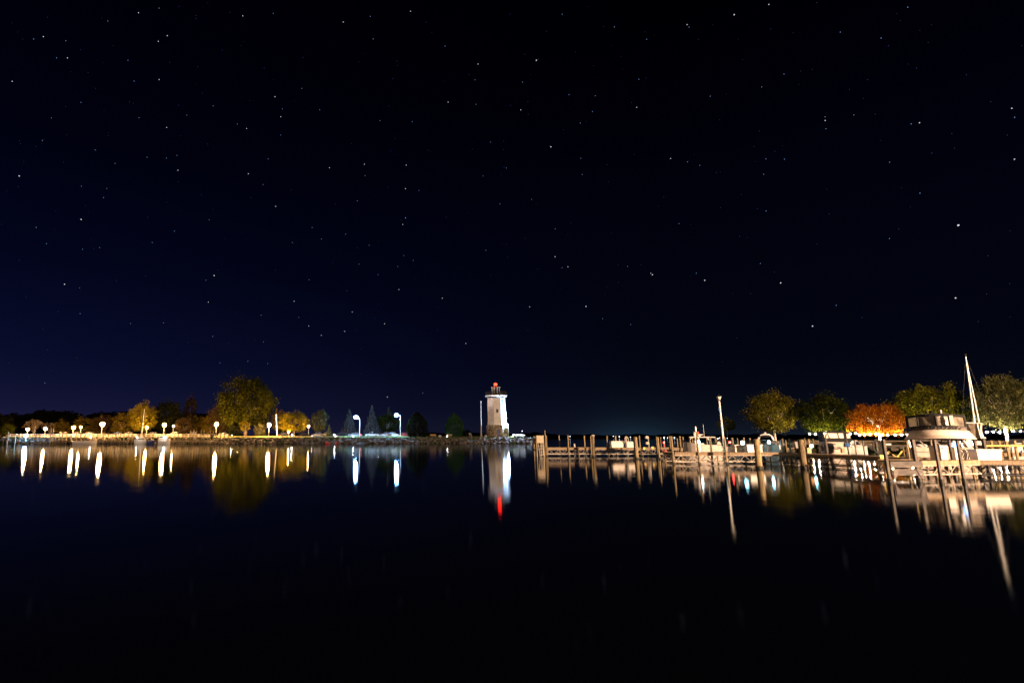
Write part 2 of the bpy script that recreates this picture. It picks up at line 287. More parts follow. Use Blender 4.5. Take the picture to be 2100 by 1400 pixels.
STARS = {
(0,0): '852,80,3 979,52,2 1101,41,1 663,131,2 1493,99,3 1681,84,2 267,227,3 207,242,2 405,252,2 1029,221,3 974,256,3 348,357,2 415,358,3 787,372,2 1044,385,1 542,448,1 75,502,3 825,500,2 979,491,3 1864,356,1 1857,545,2 1692,596,3 1737,672,2 1727,719,3 1967,676,2 1538,620,1 1814,621,1 1312,652,2 498,631,2 404,656,1 316,727,2 855,725,2 1149,709,2 1025,785,3 1460,763,2 1518,791,3 1726,832,2 666,834,1 261,865,2 586,923,2 391,997,1 708,1006,2 905,968,2 1024,973,2 1088,957,2 1095,1048,3 1650,978,2 1528,1070,3 2027,1033,3 118,1083,4 501,1146,2 657,1160,2 637,1215,2 1619,1136,2 1696,1270,3 1792,1169,1 1240,1198,1 1025,1244,1 1544,1217,1 497,307,1 1278,887,1 220,902,1 588,545,1 1217,412,1 1246,575,1 797,627,1 822,636,1 1205,97,1 1206,115,1 1415,78,1 1625,422,1 1097,1118,1 2062,1256,1 1099,649,1 1112,836,1 120,866,1 125,886,1 112,1148,1 291,108,1 632,386,1 1482,282,1 1367,310,1',
(700,0): '426,71,3 178,102,2 12,137,3 522,139,1 196,241,2 638,285,2 342,377,1 108,381,1 1358,89,2 1680,167,2 1263,194,1 1878,243,2 1130,336,1 1200,372,4 1212,364,1 841,395,3 822,492,2 786,460,1 1115,507,2 1830,489,2 1876,480,1 1401,583,2 1562,590,2 657,629,3 829,643,2 1104,677,3 1817,661,3 1786,631,1 1545,687,2 237,743,2 436,749,2 1470,758,2 918,874,2 998,869,1 997,920,1 1368,800,1 1289,904,4 2026,976,3 142,1011,3 400,1016,3 147,1082,2 395,1161,3 477,1172,2 872,1083,2 1016,1034,2 1482,1074,2 1473,974,2 1635,1013,1 1171,1226,2 975,1255,2 98,1236,2 332,853,1 305,930,1 1801,950,1 317,484,1 1041,650,1 1038,88,1 1149,704,1 1148,628,1 1614,166,1 292,654,1 61,883,1 805,918,1 533,925,1 1001,1029,1 985,1071,1 1506,750,1 1643,1120,1 395,1341,2 646,1336,1',
(1400,0): '530,29,3 317,92,4 27,153,3 39,168,2 541,180,1 1385,46,2 970,199,2 1221,236,2 1266,283,1 623,457,2 797,428,1 727,438,1 486,536,2 170,593,2 1439,420,1 1138,492,1 1026,551,1 876,720,2 877,742,3 881,793,2 1053,708,2 1406,763,2 1457,756,3 2025,667,3 2042,723,2 1896,626,1 2041,980,3 1273,999,2 1672,913,1 1533,943,1 512,978,2 626,980,2 498,1073,2 30,996,2 105,1018,2 207,1062,1 1460,1189,2 460,1283,1 513,1298,2 362,1197,1 471,807,1 825,18,1 99,244,1 1185,702,1 1656,822,1 1997,832,1 1746,462,1 228,738,1 438,902,1 567,932,1',
(0,400): '499,150,4 223,199,2 286,299,2 508,333,2 614,323,2 577,330,1 1287,153,2 1073,222,2 937,292,2 1921,200,2 1977,271,2 1799,292,2 1763,399,1 1317,495,4 1267,523,2 1902,521,2 2047,415,1 397,548,4 490,571,2 1282,658,3 1810,653,3 1838,752,2 1606,739,2 1900,805,3 1977,861,3 357,717,1 493,729,2 264,822,1 803,790,2 1006,786,2 1309,869,2 1403,912,1 1621,903,2 1352,1031,2 1525,1021,2 1648,1036,2 276,1155,2 894,499,1 1341,462,1 291,952,1 10,180,1 716,525,1 473,1000,1 1104,98,1 1312,83,1 907,138,1 120,401,1 1565,893,1 1157,906,1 1695,463,1 1386,273,1',
(700,400): '395,141,2 366,155,1 378,181,3 27,240,2 171,309,2 383,373,2 443,401,2 446,409,1 108,424,2 346,440,2 226,489,2 354,581,3 33,589,2 621,634,3 67,719,3 266,791,3 206,756,1 20,838,3 98,835,1 931,628,1 889,339,2 1016,303,1 1159,687,3 1505,685,4 1607,760,2 1780,796,2 766,912,3 1315,379,3 1358,447,2 1394,441,3 1209,453,1 1316,208,2 1413,171,1 1761,439,2 1704,430,1 1843,429,1 1904,481,3 1914,490,4 1704,538,1 1344,577,1 2077,176,2 283,1241,3 501,1216,2 121,1099,1 591,829,1 646,135,1 1984,12,1 97,324,1 450,517,1 226,673,1 450,748,1 922,493,1 123,944,1 1147,831,1 1131,266,1 1023,382,1 598,692,1 1635,565,1',
(1400,400): '136,524,4 84,480,2 603,540,4 1696,186,5 1679,633,4 799,806,4 478,421,2 564,474,1 1272,267,2 1330,209,1 945,678,2 826,301,1 334,877,1 1878,374,1 351,254,1 1104,752,1 1818,777,1 417,605,1 901,117,1 1870,608,1 2011,545,1 784,1223,1 233,78,1'}
def stars():
    Y = 3600.; b = MB(); r = random.Random(9)
    mats = [em('star_white', (.9,.95,1), .9, 'NONE'), em('star_blue', (.3,.5,1), .75, 'NONE'), em('star_dim', (.16,.24,.8), .3, 'NONE'), em('star_grey', (.5,.6,.6), .12, 'NONE')]
    L = []
    for (ox, oy), t in STARS.items():
        for q in t.split():
            x, y, c = map(int, q.split(',')); L.append((ox+x/3, oy+y/3, c))
    for i in range(120): L.append((r.uniform(0,2100), r.uniform(0,780), 0))
    for u, v, c in L:
        p = P(u, v, Y); d = (p-Vector((0,0,H_CAM))).normalized(); p = Vector((0,0,H_CAM))+d*3600
        rad = {0:1.0,1:1.3,2:1.6,3:2.1,4:2.9,5:4.0}[c]; mi = 3 if c == 0 else (r.choice((2,2,3)) if c == 1 else (1 if c == 2 else 0))
        b.ball(p, rad, 1, 6, mi)
    tag(b.build('stars', mats), 'small white and blue stars scattered over the dark sky', 'stars', kind='stuff')
stars()
# ------------------------------------------------------------------ trees
def bark_tree(b, h, r, cr, n, rg, lean=0):
    top = Vector((lean*h, 0, h)); b.tube((0,0,-.3), top*.55, r, r*.75, 8); b.tube(top*.55, top, r*.75, r*.4, 8)
    for i in range(n):
        a = i*2*math.pi/n+rg.uniform(-.3,.3); s = top*rg.uniform(.5,.95); e = s+Vector((math.cos(a)*cr*rg.uniform(.5,.85), math.sin(a)*cr*rg.uniform(.5,.85), cr*rg.uniform(.4,1.1)))
        m = (s+e)/2+Vector((0,0,-.08*cr)); b.tube(s, m, r*.45, r*.28, 6); b.tube(m, e, r*.28, r*.08, 5)
        for k in range(3):
            e2 = m+(e-m)*rg.uniform(.2,.8)+Vector((rg.uniform(-1,1),rg.uniform(-1,1),rg.uniform(.2,1)))*cr*.3; b.tube(m+(e-m)*rg.uniform(0,.5), e2, r*.14, r*.04, 4)
def leaf(b, c, s, rg):
    a = Vector((rg.gauss(0,1),rg.gauss(0,1),rg.gauss(0,1))).normalized(); x = a.orthogonal().normalized(); y = a.cross(x)
    w = s*rg.uniform(.6,1.1); l = s*rg.uniform(.8,1.4); t = rg.uniform(0,6.28); x, y = x*math.cos(t)+y*math.sin(t), y*math.cos(t)-x*math.sin(t)
    b.add([c-x*l, c-y*w*.6, c+x*l, c+y*w*.6], [(0,1,2,3)])
def crown_round(seed, nc, nl, ls, hz=.85, base=.35, flat=0., droop=0):     # unit crown radius 1, centred at z = hz above the base of the crown
    rg = random.Random(seed); b = MB()
    for i in range(nc):
        while True:
            d = Vector((rg.uniform(-1,1), rg.uniform(-1,1), rg.uniform(-1,1)))
            if .25 < d.length < 1: break
        d = d.normalized()*(d.length**.45)*rg.uniform(.8,1.0)*(.86+.24*noise.noise(d.normalized()*1.9+Vector((seed,0,0))))
        if d.z < -.5: d.z *= .75
        cr = rg.uniform(.12,.24)
        for k in range(nl):
            o = Vector((rg.gauss(0,1),rg.gauss(0,1),rg.gauss(0,.75)))*cr*.47
            if droop: o.z -= abs(rg.gauss(0,droop))
            p = d+o; leaf(b, Vector((p.x,p.y,p.z*hz+hz*base*0)), ls, rg)
    return b
def crown_spruce(seed, tiers, per, ls, power=1.):
    rg = random.Random(seed); b = MB()
    for t in range(tiers):
        f = t/(tiers-1); r = (1-f)**power*.95+.03; n = max(4, int(per*(.25+(1-f))))
        for i in range(n):
            a = rg.uniform(0,6.28); rr = r*rg.uniform(.75,1.12)
            for k in range(9):
                q = rg.random()**.6; leaf(b, Vector((math.cos(a)*rr*q+rg.gauss(0,.03), math.sin(a)*rr*q+rg.gauss(0,.03), f-q*.07*(1-f)+rg.gauss(0,.012))), ls, rg)
    return b
def crown_cone(seed, n, ls):
    rg = random.Random(seed); b = MB()
    for i in range(n):
        f = rg.random()*.985; prof = math.sin((.14+.86*f)**.85*math.pi)**.7; a = rg.uniform(0,6.28)
        q = rg.uniform(.7,1.04)*(1+.09*noise.noise(Vector((math.cos(a)*2,math.sin(a)*2,f*6+seed)))*2)
        leaf(b, Vector((math.cos(a)*prof*q, math.sin(a)*prof*q, f)), ls, rg)
    return b
def crown_bare(seed):
    rg = random.Random(seed); b = MB()
    def rec(p, d, l, r, k):
        e = p+d*l; b.tube(p, e, r, r*.65, 4)
        if k: 
            for i in range(3): rec(e, (d+Vector((rg.gauss(0,.5),rg.gauss(0,.5),rg.gauss(.1,.3)))).normalized(), l*.72, r*.6, k-1)
    for i in range(6): rec(Vector((0,0,-.7)), Vector((rg.gauss(0,.5),rg.gauss(0,.5),1)).normalized(), .5, .03, 4)
    return b
LM = dict(goldgreen=leafmat('gold_green_leaves', (.012,.014,.003), (.11,.11,.009), (.44,.38,.035)), deepgreen=leafmat('deep_green_leaves', (.003,.005,.001), (.025,.03,.003), (.12,.13,.01)), bigolive=leafmat('big_tree_leaves', (.008,.010,.002), (.045,.048,.005), (.16,.14,.012)), green=leafmat('green_leaves', (.02,.03,.004), (.09,.10,.01)), dimolive=leafmat('shaded_olive_leaves', (.016,.013,.003), (.07,.052,.008), (.2,.14,.012)), dark=leafmat('dark_leaves', (.006,.008,.002), (.022,.024,.005)), yellow=leafmat('lamplight_yellow_leaves', (.05,.045,.004), (.19,.15,.012), (.30,.24,.02)),  # yellow has lamplight in its colour; dimolive is olive dimmed for the dark shore
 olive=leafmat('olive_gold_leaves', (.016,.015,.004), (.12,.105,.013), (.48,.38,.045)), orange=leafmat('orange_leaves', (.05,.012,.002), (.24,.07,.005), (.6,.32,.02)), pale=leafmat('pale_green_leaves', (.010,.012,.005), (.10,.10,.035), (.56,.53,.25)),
 spruce=leafmat('spruce_needles', (.014,.015,.014), (.07,.062,.06)), cedar=leafmat('cedar_foliage', (.003,.004,.002), (.012,.014,.005)), cedarg=leafmat('lit_cedar_foliage', (.015,.05,.02), (.04,.11,.045)), brown=leafmat('brown_leaves', (.014,.01,.005), (.055,.038,.018)))  # cedarg is the cedar foliage with light put into its colour
PR = {}
def proto(key):
    if key in PR: return PR[key]
    if key.startswith('round'): b = crown_round(int(key[5:])*7+1, 110, 46, .038)
    elif key.startswith('fine'): b = crown_round(int(key[4:])*5+2, 210, 78, .026)
    elif key == 'maple': b = crown_round(77, 150, 95, .026, droop=.1)
    elif key == 'big': b = crown_round(31, 190, 100, .025, droop=.07)
    elif key.startswith('spruce'): b = crown_spruce(int(key[6:]), 26, 26, .05)
    elif key.startswith('cone'): b = crown_cone(int(key[4:]), 4200, .045)
    elif key.startswith('bare'): b = crown_bare(int(key[4:]))
    PR[key] = b.mesh('crown', LM['green']); return PR[key]
TR = {}
def trunk_mesh(i, bark):
    k = (i, bark)
    if k not in TR:
        rg = random.Random(i); b = MB(); bark_tree(b, 1.0, .07, .8, 6, rg, rg.uniform(-.06,.06)); TR[k] = b.mesh('trunk', M[bark])
    return TR[k]
def tree(name, label, u, vtop, vbot, hw, Y, key, leafk, gz, cat='tree', group=None, bark='bark', trunkh=None, ry=None):
    """crown spans photo rows vtop..vbot, half width hw px, at depth Y, ground height gz"""
    zt = Z(vtop, Y); zb = Z(vbot, Y); p = P(u, (vtop+vbot)/2, Y); ca = math.cos(math.atan((u-CX)/FPX))
    r = hw/FPX*Y*YS*ca*1.12
    t = thing(name, label, cat, (p.x, Y, gz), rnd.uniform(0,6.28) if ry is None else ry, group)
    c = bpy.data.objects.new('crown', proto(key)); COL.objects.link(c); c.parent = t
    if key[:6] == 'spruce' or key[:4] == 'cone': c.location = (0,0,zb-gz); c.scale = (r, r, zt-zb)
    else: c.location = (0,0,(zt+zb)/2-gz); c.scale = (r, r, (zt-zb)/2/.85*1.1)
    if len(c.material_slots): c.material_slots[0].link = 'OBJECT'; c.material_slots[0].material = M[bark] if key[:4] == 'bare' else LM[leafk]
    k = bpy.data.objects.new('trunk', trunk_mesh(rnd.randint(0,3), bark)); COL.objects.link(k); k.parent = t
    hh = max(1.2, ((zt+zb)/2-gz)*(.8 if key[:4] != 'cone' and key[:6] != 'spruce' else 1.1)); k.scale = (r*.7 if key[:6] not in ('spruce',) and key[:4] != 'cone' else r*.3, r*.7 if key[:6] not in ('spruce',) and key[:4] != 'cone' else r*.3, hh)
    if key[:6] == 'spruce' or key[:4] == 'cone': k.scale = (r*.25, r*.25, hh)
    return t
GT = 'trees behind the lamplit promenade'
TL = [ # label, u, vtop, vbot, hw, Y, key, leaf, bark
 ('dark broad tree at the far left edge, half cut by the frame', 4, 848, 898, 26, 165, 'round0', 'dark'),
 ('low green bush beside the leftmost lamps', 16, 868, 897, 16, 158, 'round1', 'green'),
 ('bare twiggy tree glowing between the two leftmost amber lamps', 70, 856, 888, 20, 160, 'bare1', 'brown'),
 ('second bare twiggy tree right of the leftmost amber lamps', 104, 862, 890, 16, 163, 'bare2', 'brown'),
 ('low gold tree left of the paired amber lamps', 127, 860, 896, 20, 163, 'round2', 'dimolive'),
 ('gold tree directly behind the paired amber lamps', 172, 853, 896, 26, 166, 'round3', 'dimolive'),
 ('wide dim brown-gold tree behind the brightest left lamp', 216, 848, 896, 30, 168, 'round0', 'brown'),
 ('gold tree between the brightest left lamp and the white mast', 250, 845, 896, 24, 160, 'round1', 'dimolive'),
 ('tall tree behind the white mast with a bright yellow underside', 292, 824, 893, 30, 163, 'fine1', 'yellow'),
 ('wide dark-topped tree right of the white mast', 341, 820, 894, 38, 172, 'fine0', 'dark'),
 ('narrow dim tree rising above the dark tree row', 391, 808, 872, 15, 178, 'round2', 'brown'),
 ('low bushy grey-gold tree right of the third bright lamp', 378, 853, 896, 21, 158, 'round3', 'brown'),
 ('low dim olive tree in the middle of the left tree row', 404, 850, 897, 19, 162, 'round0', 'dimolive'),
 ('lamplit gold tree left of the fourth bright lamp', 428, 850, 896, 19, 157, 'round1', 'dimolive'),
 ('dark round tree under the left side of the biggest tree', 452, 829, 894, 30, 159, 'fine0', 'brown'),
 ('small dark round bush under the biggest tree', 481, 866, 897, 12, 149.5, 'cone2', 'cedar'),
 ('small bright yellow tree under the biggest tree', 501, 861, 888, 14, 151, 'round2', 'yellow'),
 ('low green bush right under the biggest tree', 533, 866, 898, 15, 153, 'round3', 'pale'),
 ('slim gold tree beside the bare pole right of the biggest tree', 570, 834, 892, 14, 158, 'round0', 'dimolive'),
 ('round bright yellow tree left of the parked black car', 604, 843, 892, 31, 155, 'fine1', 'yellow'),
 ('small dark green tree peeking over the yellow tree', 578, 850, 895, 16, 175, 'round1', 'dark'),
 ('tall cone-shaped green tree right of the round yellow tree', 656, 837, 893, 18, 157, 'round3', 'pale'),
]
for i, a in enumerate(TL):
    tree('broadleaf_tree' if 'bush' not in a[0] else 'bush', a[0], *a[1:7], a[7], LZ, 'bush' if 'bush' in a[0] else 'tree', GT)
tree('broadleaf_tree', 'biggest tree on the left shore, its rounded crown towering over the lamps', 507, 764, 890, 61, 158, 'big', 'bigolive', LZ, 'tree', None, 'bark')
for a in [('tiny green conifer beside the lamplit cone-shaped tree', 675, 871, 895, 8, 154, 'spruce1', 'pale'),
          ('dim grey spruce left of the left tall blue-white lamp', 716, 840, 894, 20, 160, 'spruce1', 'spruce'),
          ('grey spruce midway between the two tall blue-white lamps', 763, 834, 894, 20, 160, 'spruce2', 'spruce'),
          ('slim spruce top just left of the right tall blue-white lamp', 797, 836, 894, 16, 165, 'spruce3', 'spruce')]:
    tree('spruce_tree', a[0], *a[1:7], a[7], LZ, 'spruce', 'spruces on the point')
tree('broadleaf_tree', 'dark wide tree between the middle spruce and the right tall lamp', 793, 846, 893, 27, 162, 'round2', 'dark', LZ)
tree('cedar_tree', 'black egg-shaped cedar standing alone right of the tall lamps', 855, 845, 898, 20, 149.5, 'cone1', 'cedar', LZ, 'cedar', 'cedars')
tree('cedar_tree', 'green-lit egg-shaped cedar left of the lighthouse', 932, 848, 896, 17.5, 152, 'cone2', 'cedarg', LZ, 'cedar', 'cedars')
tree('bush', 'round low bush between the green cedar and the white flagpole', 957, 880, 897, 11, 151, 'round1', 'cedar', LZ, 'bush')
tree('broadleaf_tree', 'small dim tree just right of the tall unlit dock lamp', 1490, 854, 889, 20, 118, 'round0', 'green', LR)
tree('broadleaf_tree', 'round gold-green tree, leftmost of the large park trees', 1584, 801, 897, 56, 72, 'fine0', 'olive', LR, bark='palebark')
tree('broadleaf_tree', 'dark-topped tree with a bright green underside, left of the orange tree', 1690, 806, 899, 60, 68, 'fine1', 'deepgreen', LR, bark='palebark')
tree('maple_tree', 'orange-red autumn maple over the string of lamps', 1798, 821, 900, 60, 63, 'maple', 'orange', LR, 'maple', bark='palebark')
tree('broadleaf_tree', 'wide gold-green tree directly behind the cruiser', 1908, 784, 896, 86, 64, 'fine3', 'goldgreen', LR, bark='palebark')
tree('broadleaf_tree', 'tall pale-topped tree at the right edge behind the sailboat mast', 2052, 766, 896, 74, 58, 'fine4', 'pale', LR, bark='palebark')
tree('broadleaf_tree', 'pale crown cut by the right frame edge', 2140, 768, 888, 58, 60, 'fine0', 'pale', LR, bark='palebark')
# distant continuous wood behind the left trees
def left_wood():
    b = MB(); rg = random.Random(4)
    for i in range(190):
        u = rg.uniform(-30, 470); Y = rg.uniform(225, 255); top = 841+5*math.sin(u/23)+3*math.sin(u/9+1)+rg.uniform(-2,4)+(0 if u < 250 else 6)
        p = P(u, top, Y); h = p.z; r = rg.uniform(4,8)
        for k in range(130):
            d = Vector((rg.gauss(0,1),rg.gauss(0,1),0))*r*.42; z = h-1-abs(rg.gauss(0,1))*h*.32
            leaf(b, Vector((p.x+d.x, p.y+d.y, max(LZ, z-(d.length/r)**2*h*.25))), .75, rg)
    tag(b.build('wood_behind_park', LM['dark']), 'dark mass of woods rising behind the lamplit trees on the left', 'woods', kind='stuff')
left_wood()
# ------------------------------------------------------------------ lighthouse
def lighthouse():
    Y = 152.; px = Y*YS/FPX
    c = P(1020, 895, Y); z0 = LZ; t = thing('lighthouse', 'white eight-sided lighthouse on a fieldstone base with a red beacon', 'lighthouse', (c.x, Y, z0))
    hz = lambda v: Z(v, Y)-z0
    AZ = math.degrees(math.atan((1020-CX)/FPX)); ph = R(-90-16.6-AZ)
    m = 1.06*px
    def O(r, z): return (r*m, z)
    base = t
    b = MB().lathe([O(22.3,-.4), O(22.3,hz(871.5)-.25), O(21.2,hz(871.5))], n=8, ph=ph).build('stone_base', M['stone'], t)
    d = R(-90+5.9-AZ); rr = 22.3*m*math.cos(math.pi/8)
    def face(rad, ang, x0, x1, z0_, z1_, thick=.08):
        n = Vector((math.cos(ang), math.sin(ang), 0)); s = Vector((-n.y, n.x, 0)); q = []
        for off in (rad-.05, rad+thick):
            q.append([tuple(n*off+s*x+Vector((0,0,z))) for x, z in ((x0,z0_),(x1,z0_),(x1,z1_),(x0,z1_))])
        return q
    q = face(rr, d, -.45, .45, .5, hz(880)); MB().loft(q).build('door', M['navy'], t)
    zt = hz(871.5); z1 = hz(813)
    MB().lathe([O(18.6,zt), O(17.4,zt+(z1-zt)*.5), O(16.6,z1), O(16.6,z1+.02)], n=8, ph=ph).build('tower_wall', M['white_wall'], t)
    # corner boards
    b = MB()
    for i in range(8):
        a = ph+i*math.pi/4; b.tube((18.65*m*math.cos(a),18.65*m*math.sin(a),zt), (16.65*m*math.cos(a),16.65*m*math.sin(a),z1), .09, .09, 6)
    b.build('corner_boards', M['white_wall'], t)
    MB().lathe([O(16.5,z1-.9), O(18.2,z1-.35), O(21.9,z1+.05), O(21.9,z1+.38), O(21.5,z1+.4)], n=8, ph=ph).build('cornice', M['white_wall'], t)
    b = MB()
    for i in range(8):
        a0 = ph+i*math.pi/4; a1 = a0+math.pi/4
        for k in range(7):
            f = (k+.5)/7; x = (1-f)*math.cos(a0)+f*math.cos(a1); y = (1-f)*math.sin(a0)+f*math.sin(a1); r = 19.2*m
            b.box(x*r-.14, y*r-.14, z1-.55, x*r+.14, y*r+.14, z1-.12)
    b.build('dentils', M['dark'], t)
    ww = t; rad = 17.5*m*math.cos(math.pi/8)
    q = face(rad, d, -.62, .62, hz(848), hz(838)); w = MB().loft(q).build('window', M['white'], t)
    q = face(rad+.05, d, -.4, .4, hz(847), hz(839), .09); MB().loft(q).build('pane', M['glass'], w)
    q = face(16.9*m*math.cos(math.pi/8), d+math.pi/4, -.7, .35, hz(834), hz(816), .05); MB().loft(q).build('blue_grey_panel', mat('blue_grey_panel', (.30,.36,.48), .6, var=.3, scale=4), t)
    # gallery railing
    b = MB(); zr = z1+.4; r = 20.6*m
    for i in range(8):
        a0 = ph+i*math.pi/4; a1 = a0+math.pi/4
        for h in (.35,.7,1.25): b.tube((r*math.cos(a0),r*math.sin(a0),zr+h), (r*math.cos(a1),r*math.sin(a1),zr+h), .05, .05, 5)
        for k in range(9):
            f = k/9; x = ((1-f)*math.cos(a0)+f*math.cos(a1))*r; y = ((1-f)*math.sin(a0)+f*math.sin(a1))*r; b.tube((x,y,zr), (x,y,zr+1.25), .05, .05, 5)
    b.build('gallery_railing', M['dark'], t)
    # open lantern of slim arched columns
    b = MB(); rl = 7.6*m; z2 = hz(794)
    for i in range(8):
        a = ph+i*math.pi/4; b.tube((rl*math.cos(a),rl*math.sin(a),zr), (rl*math.cos(a),rl*math.sin(a),z2-.3), .1, .09, 6)
        b.tube((rl*math.cos(a),rl*math.sin(a),z2-.3), (rl*1.25*math.cos(a),rl*1.25*math.sin(a),z2), .09, .09, 6)
        b.tube((rl*1.25*math.cos(a),rl*1.25*math.sin(a),z2), (rl*.7*math.cos(a),rl*.7*math.sin(a),z2+.15), .07, .07, 6)
    for zz, rr_ in ((z2+.15,.7),(z2-.3,1.)):
        for i in range(8):
            a = ph+i*math.pi/4; a1 = a+math.pi/4; b.tube((rl*rr_*math.cos(a),rl*rr_*math.sin(a),zz), (rl*rr_*math.cos(a1),rl*rr_*math.sin(a1),zz), .06, .06, 5)
    b.build('lantern_columns', M['alu'], t)
    MB().lathe([(.9,zr),(.9,zr+.5),(.25,zr+.7),(.18,z2+.2),(rl*.72,z2+.22),(.3,z2+.5),(.25,z2+.7)], n=12).build('lantern_core', M['dark'], t)
    bc = MB().ball((0,0,hz(787.8)), .52, .9, 14).build('beacon', M['beacon'], t, True)
    MB().lathe([(.3,hz(790.5)-.4),(.45,hz(790.5))], n=10).build('beacon_base', M['dark'], t)
    # blue-white floodlight on the ledge, right-hand corner, aimed up the wall
    a = ph+math.pi/4*1.55; fx, fy = 23.8*m*math.cos(a), 23.8*m*math.sin(a)
    f = MB().box(fx-.25, fy-.25, zt-.55, fx+.25, fy+.25, zt-.12).build('floodlight_housing', M['dark'], t)
    MB().ball((fx,fy,zt+.12), .26, .8, 10).build('floodlight_lens', M['flood'], f, True)
    point(t, 'floodlight_lamp', (fx+.1, fy-.1, zt+.3), 60000, (.42,.64,1), .15)
    return t
lighthouse()
# ------------------------------------------------------------------ lamps
def post_lamp(label, u, v, Y, gz, lens='lens_warm', r=.42, group='amber promenade lamps'):
    p = P(u, v, Y); h = p.z-gz
    t = thing('street_lamp', label, 'street lamp', (p.x, Y, gz), 0, group)
    MB().lathe([(.16,0),(.16,.3),(.07,.45),(.055,h-r*1.25),(.13,h-r*1.15),(.16,h-r*1.02)], n=10).build('pole', M['alu'], t)
    MB().ball((0,0,h), r, 1.05, 14).build('globe', M[lens], t, True)  # globe oversized so its disc takes in the lamp's glare
    MB().lathe([(r*.5,h+r*.98),(r*.25,h+r*1.2),(.03,h+r*1.5)], n=10).build('cap', M['dark'], t)
for a in [('amber globe lamp just above the bright blue-white marina floodlight', 57, 880, 143, .36), ('small amber lamp, second from the left edge', 93, 879, 147, .32),
          ('larger left lamp of the close amber pair', 151, 876, 145, .40), ('smaller right lamp of the close amber pair', 166, 875, 152, .20),
          ('bright amber globe lamp midway between the close pair and the white mast', 210, 869.5, 143.5, .5), ('bright amber globe lamp right of the white mast, before the dark wide tree', 337, 871, 145, .46),
          ('bright amber globe lamp left of the biggest tree', 444, 869.5, 146, .44), ('bright amber globe lamp right under the biggest tree', 552, 871, 147.5, .46)]:
    post_lamp(a[0], a[1], a[2], a[3], LZ, 'lens_warm' if a[4] > .25 else 'lens_warm_small', a[4])
post_lamp('small amber lamp hidden low in the yellow-lit tree behind the white mast', 301, 876, 157, LZ, 'lens_warm', .3)
post_lamp('tiny pale lamp between the third and fourth bright amber lamps', 356, 873, 156, LZ, 'lens_warm_small', .14)
post_lamp('small lamp in front of the round bright yellow tree', 592, 885, 151.5, LZ, 'lens_warm', .16)
post_lamp('tiny lamp at the right side of the round bright yellow tree', 633, 874, 152, LZ, 'lens_warm', .16)
post_lamp('small lamp glowing beneath the small bright yellow tree', 490, 882, 152.5, LZ, 'lens_warm', .2)
def tall_lamp(label, up, uv, v, Y):
    p = P(up, v+4, Y); q = P(uv, v, Y); h = p.z-LZ+.6
    t = thing('street_lamp', label, 'street lamp', (p.x, Y, LZ), 0, 'tall blue-white street lamps on the point')
    MB().lathe([(.2,0),(.2,.4),(.13,.5),(.09,h-.6)], n=10).build('pole', M['alu'], t)
    dx = q.x-p.x; MB().path([(0,0,h-.6),(-.25,0,h-.15),(dx+.55,0,q.z-LZ+.3)], .06).build('arm', M['alu'], t)
    hd = MB().hexa([(dx-.45,-.2,q.z-LZ+.25),(dx+.6,-.14,q.z-LZ+.25),(dx+.6,.14,q.z-LZ+.25),(dx-.45,.2,q.z-LZ+.25)], [(dx-.3,-.12,q.z-LZ+.42),(dx+.55,-.1,q.z-LZ+.42),(dx+.55,.1,q.z-LZ+.42),(dx-.3,.12,q.z-LZ+.42)]).build('lamp_head', M['grey'], t)
    MB().ball((dx,0,q.z-LZ), .58, .75, 12).build('lens', M['lens_cool'], hd, True)  # lens enlarged to build the glare into its shape
tall_lamp('left one of the two tall blue-white street lamps left of the lighthouse', 738, 730, 855, 150)
tall_lamp('right one of the two tall blue-white street lamps, before the dark spruces', 821, 813, 851, 150)
# bright floodlight on the far left marina dock
p = P(54, 892, 137); t = thing('floodlight', 'dazzling blue-white floodlight on a short pole at the far left dock', 'floodlight', (p.x, 137, .9))
MB().tube((0,0,0), (0,0,p.z-1.2), .06, .06).build('pole', M['alu'], t); MB().box(-.35,-.1,p.z-1.25,.35,.2,p.z-.75).build('housing', M['grey'], t)
MB().ball((0,-.22,p.z-.98), .48, .7, 12).build('lens', M['lens_cool'], t, True)
# flagpole / masts on the left shore
def pole(name, label, cat, u0, v0, u1, v1, Y, r, m='alu', gz=None):
    a = P(u0, v0, Y); b_ = P(u1, v1, Y); 
    t = thing(name, label, cat, (a.x, Y, a.z if gz is None else gz))
    h = b_.z-t.location.z; dx = b_.x-a.x
    MB().tube((0,0,-.2), (dx,0,h), r, r*.55, 8).build('pole', M[m], t); MB().ball((dx,0,h), r*1.3, 1, 8).build('finial', M[m], t)
    MB().lathe([(r*3,-.1),(r*3,.15),(r*1.2,.2)], n=10).build('base', M['concrete'], t); return t
pole('flagpole', 'tall slender white pole just left of the lighthouse', 'flagpole', 987, 895, 986, 823, 149.5, .17)
pole('flagpole', 'bare pale pole right of the biggest tree', 'pole', 568, 893, 567, 850, 149, .13, gz=LZ)
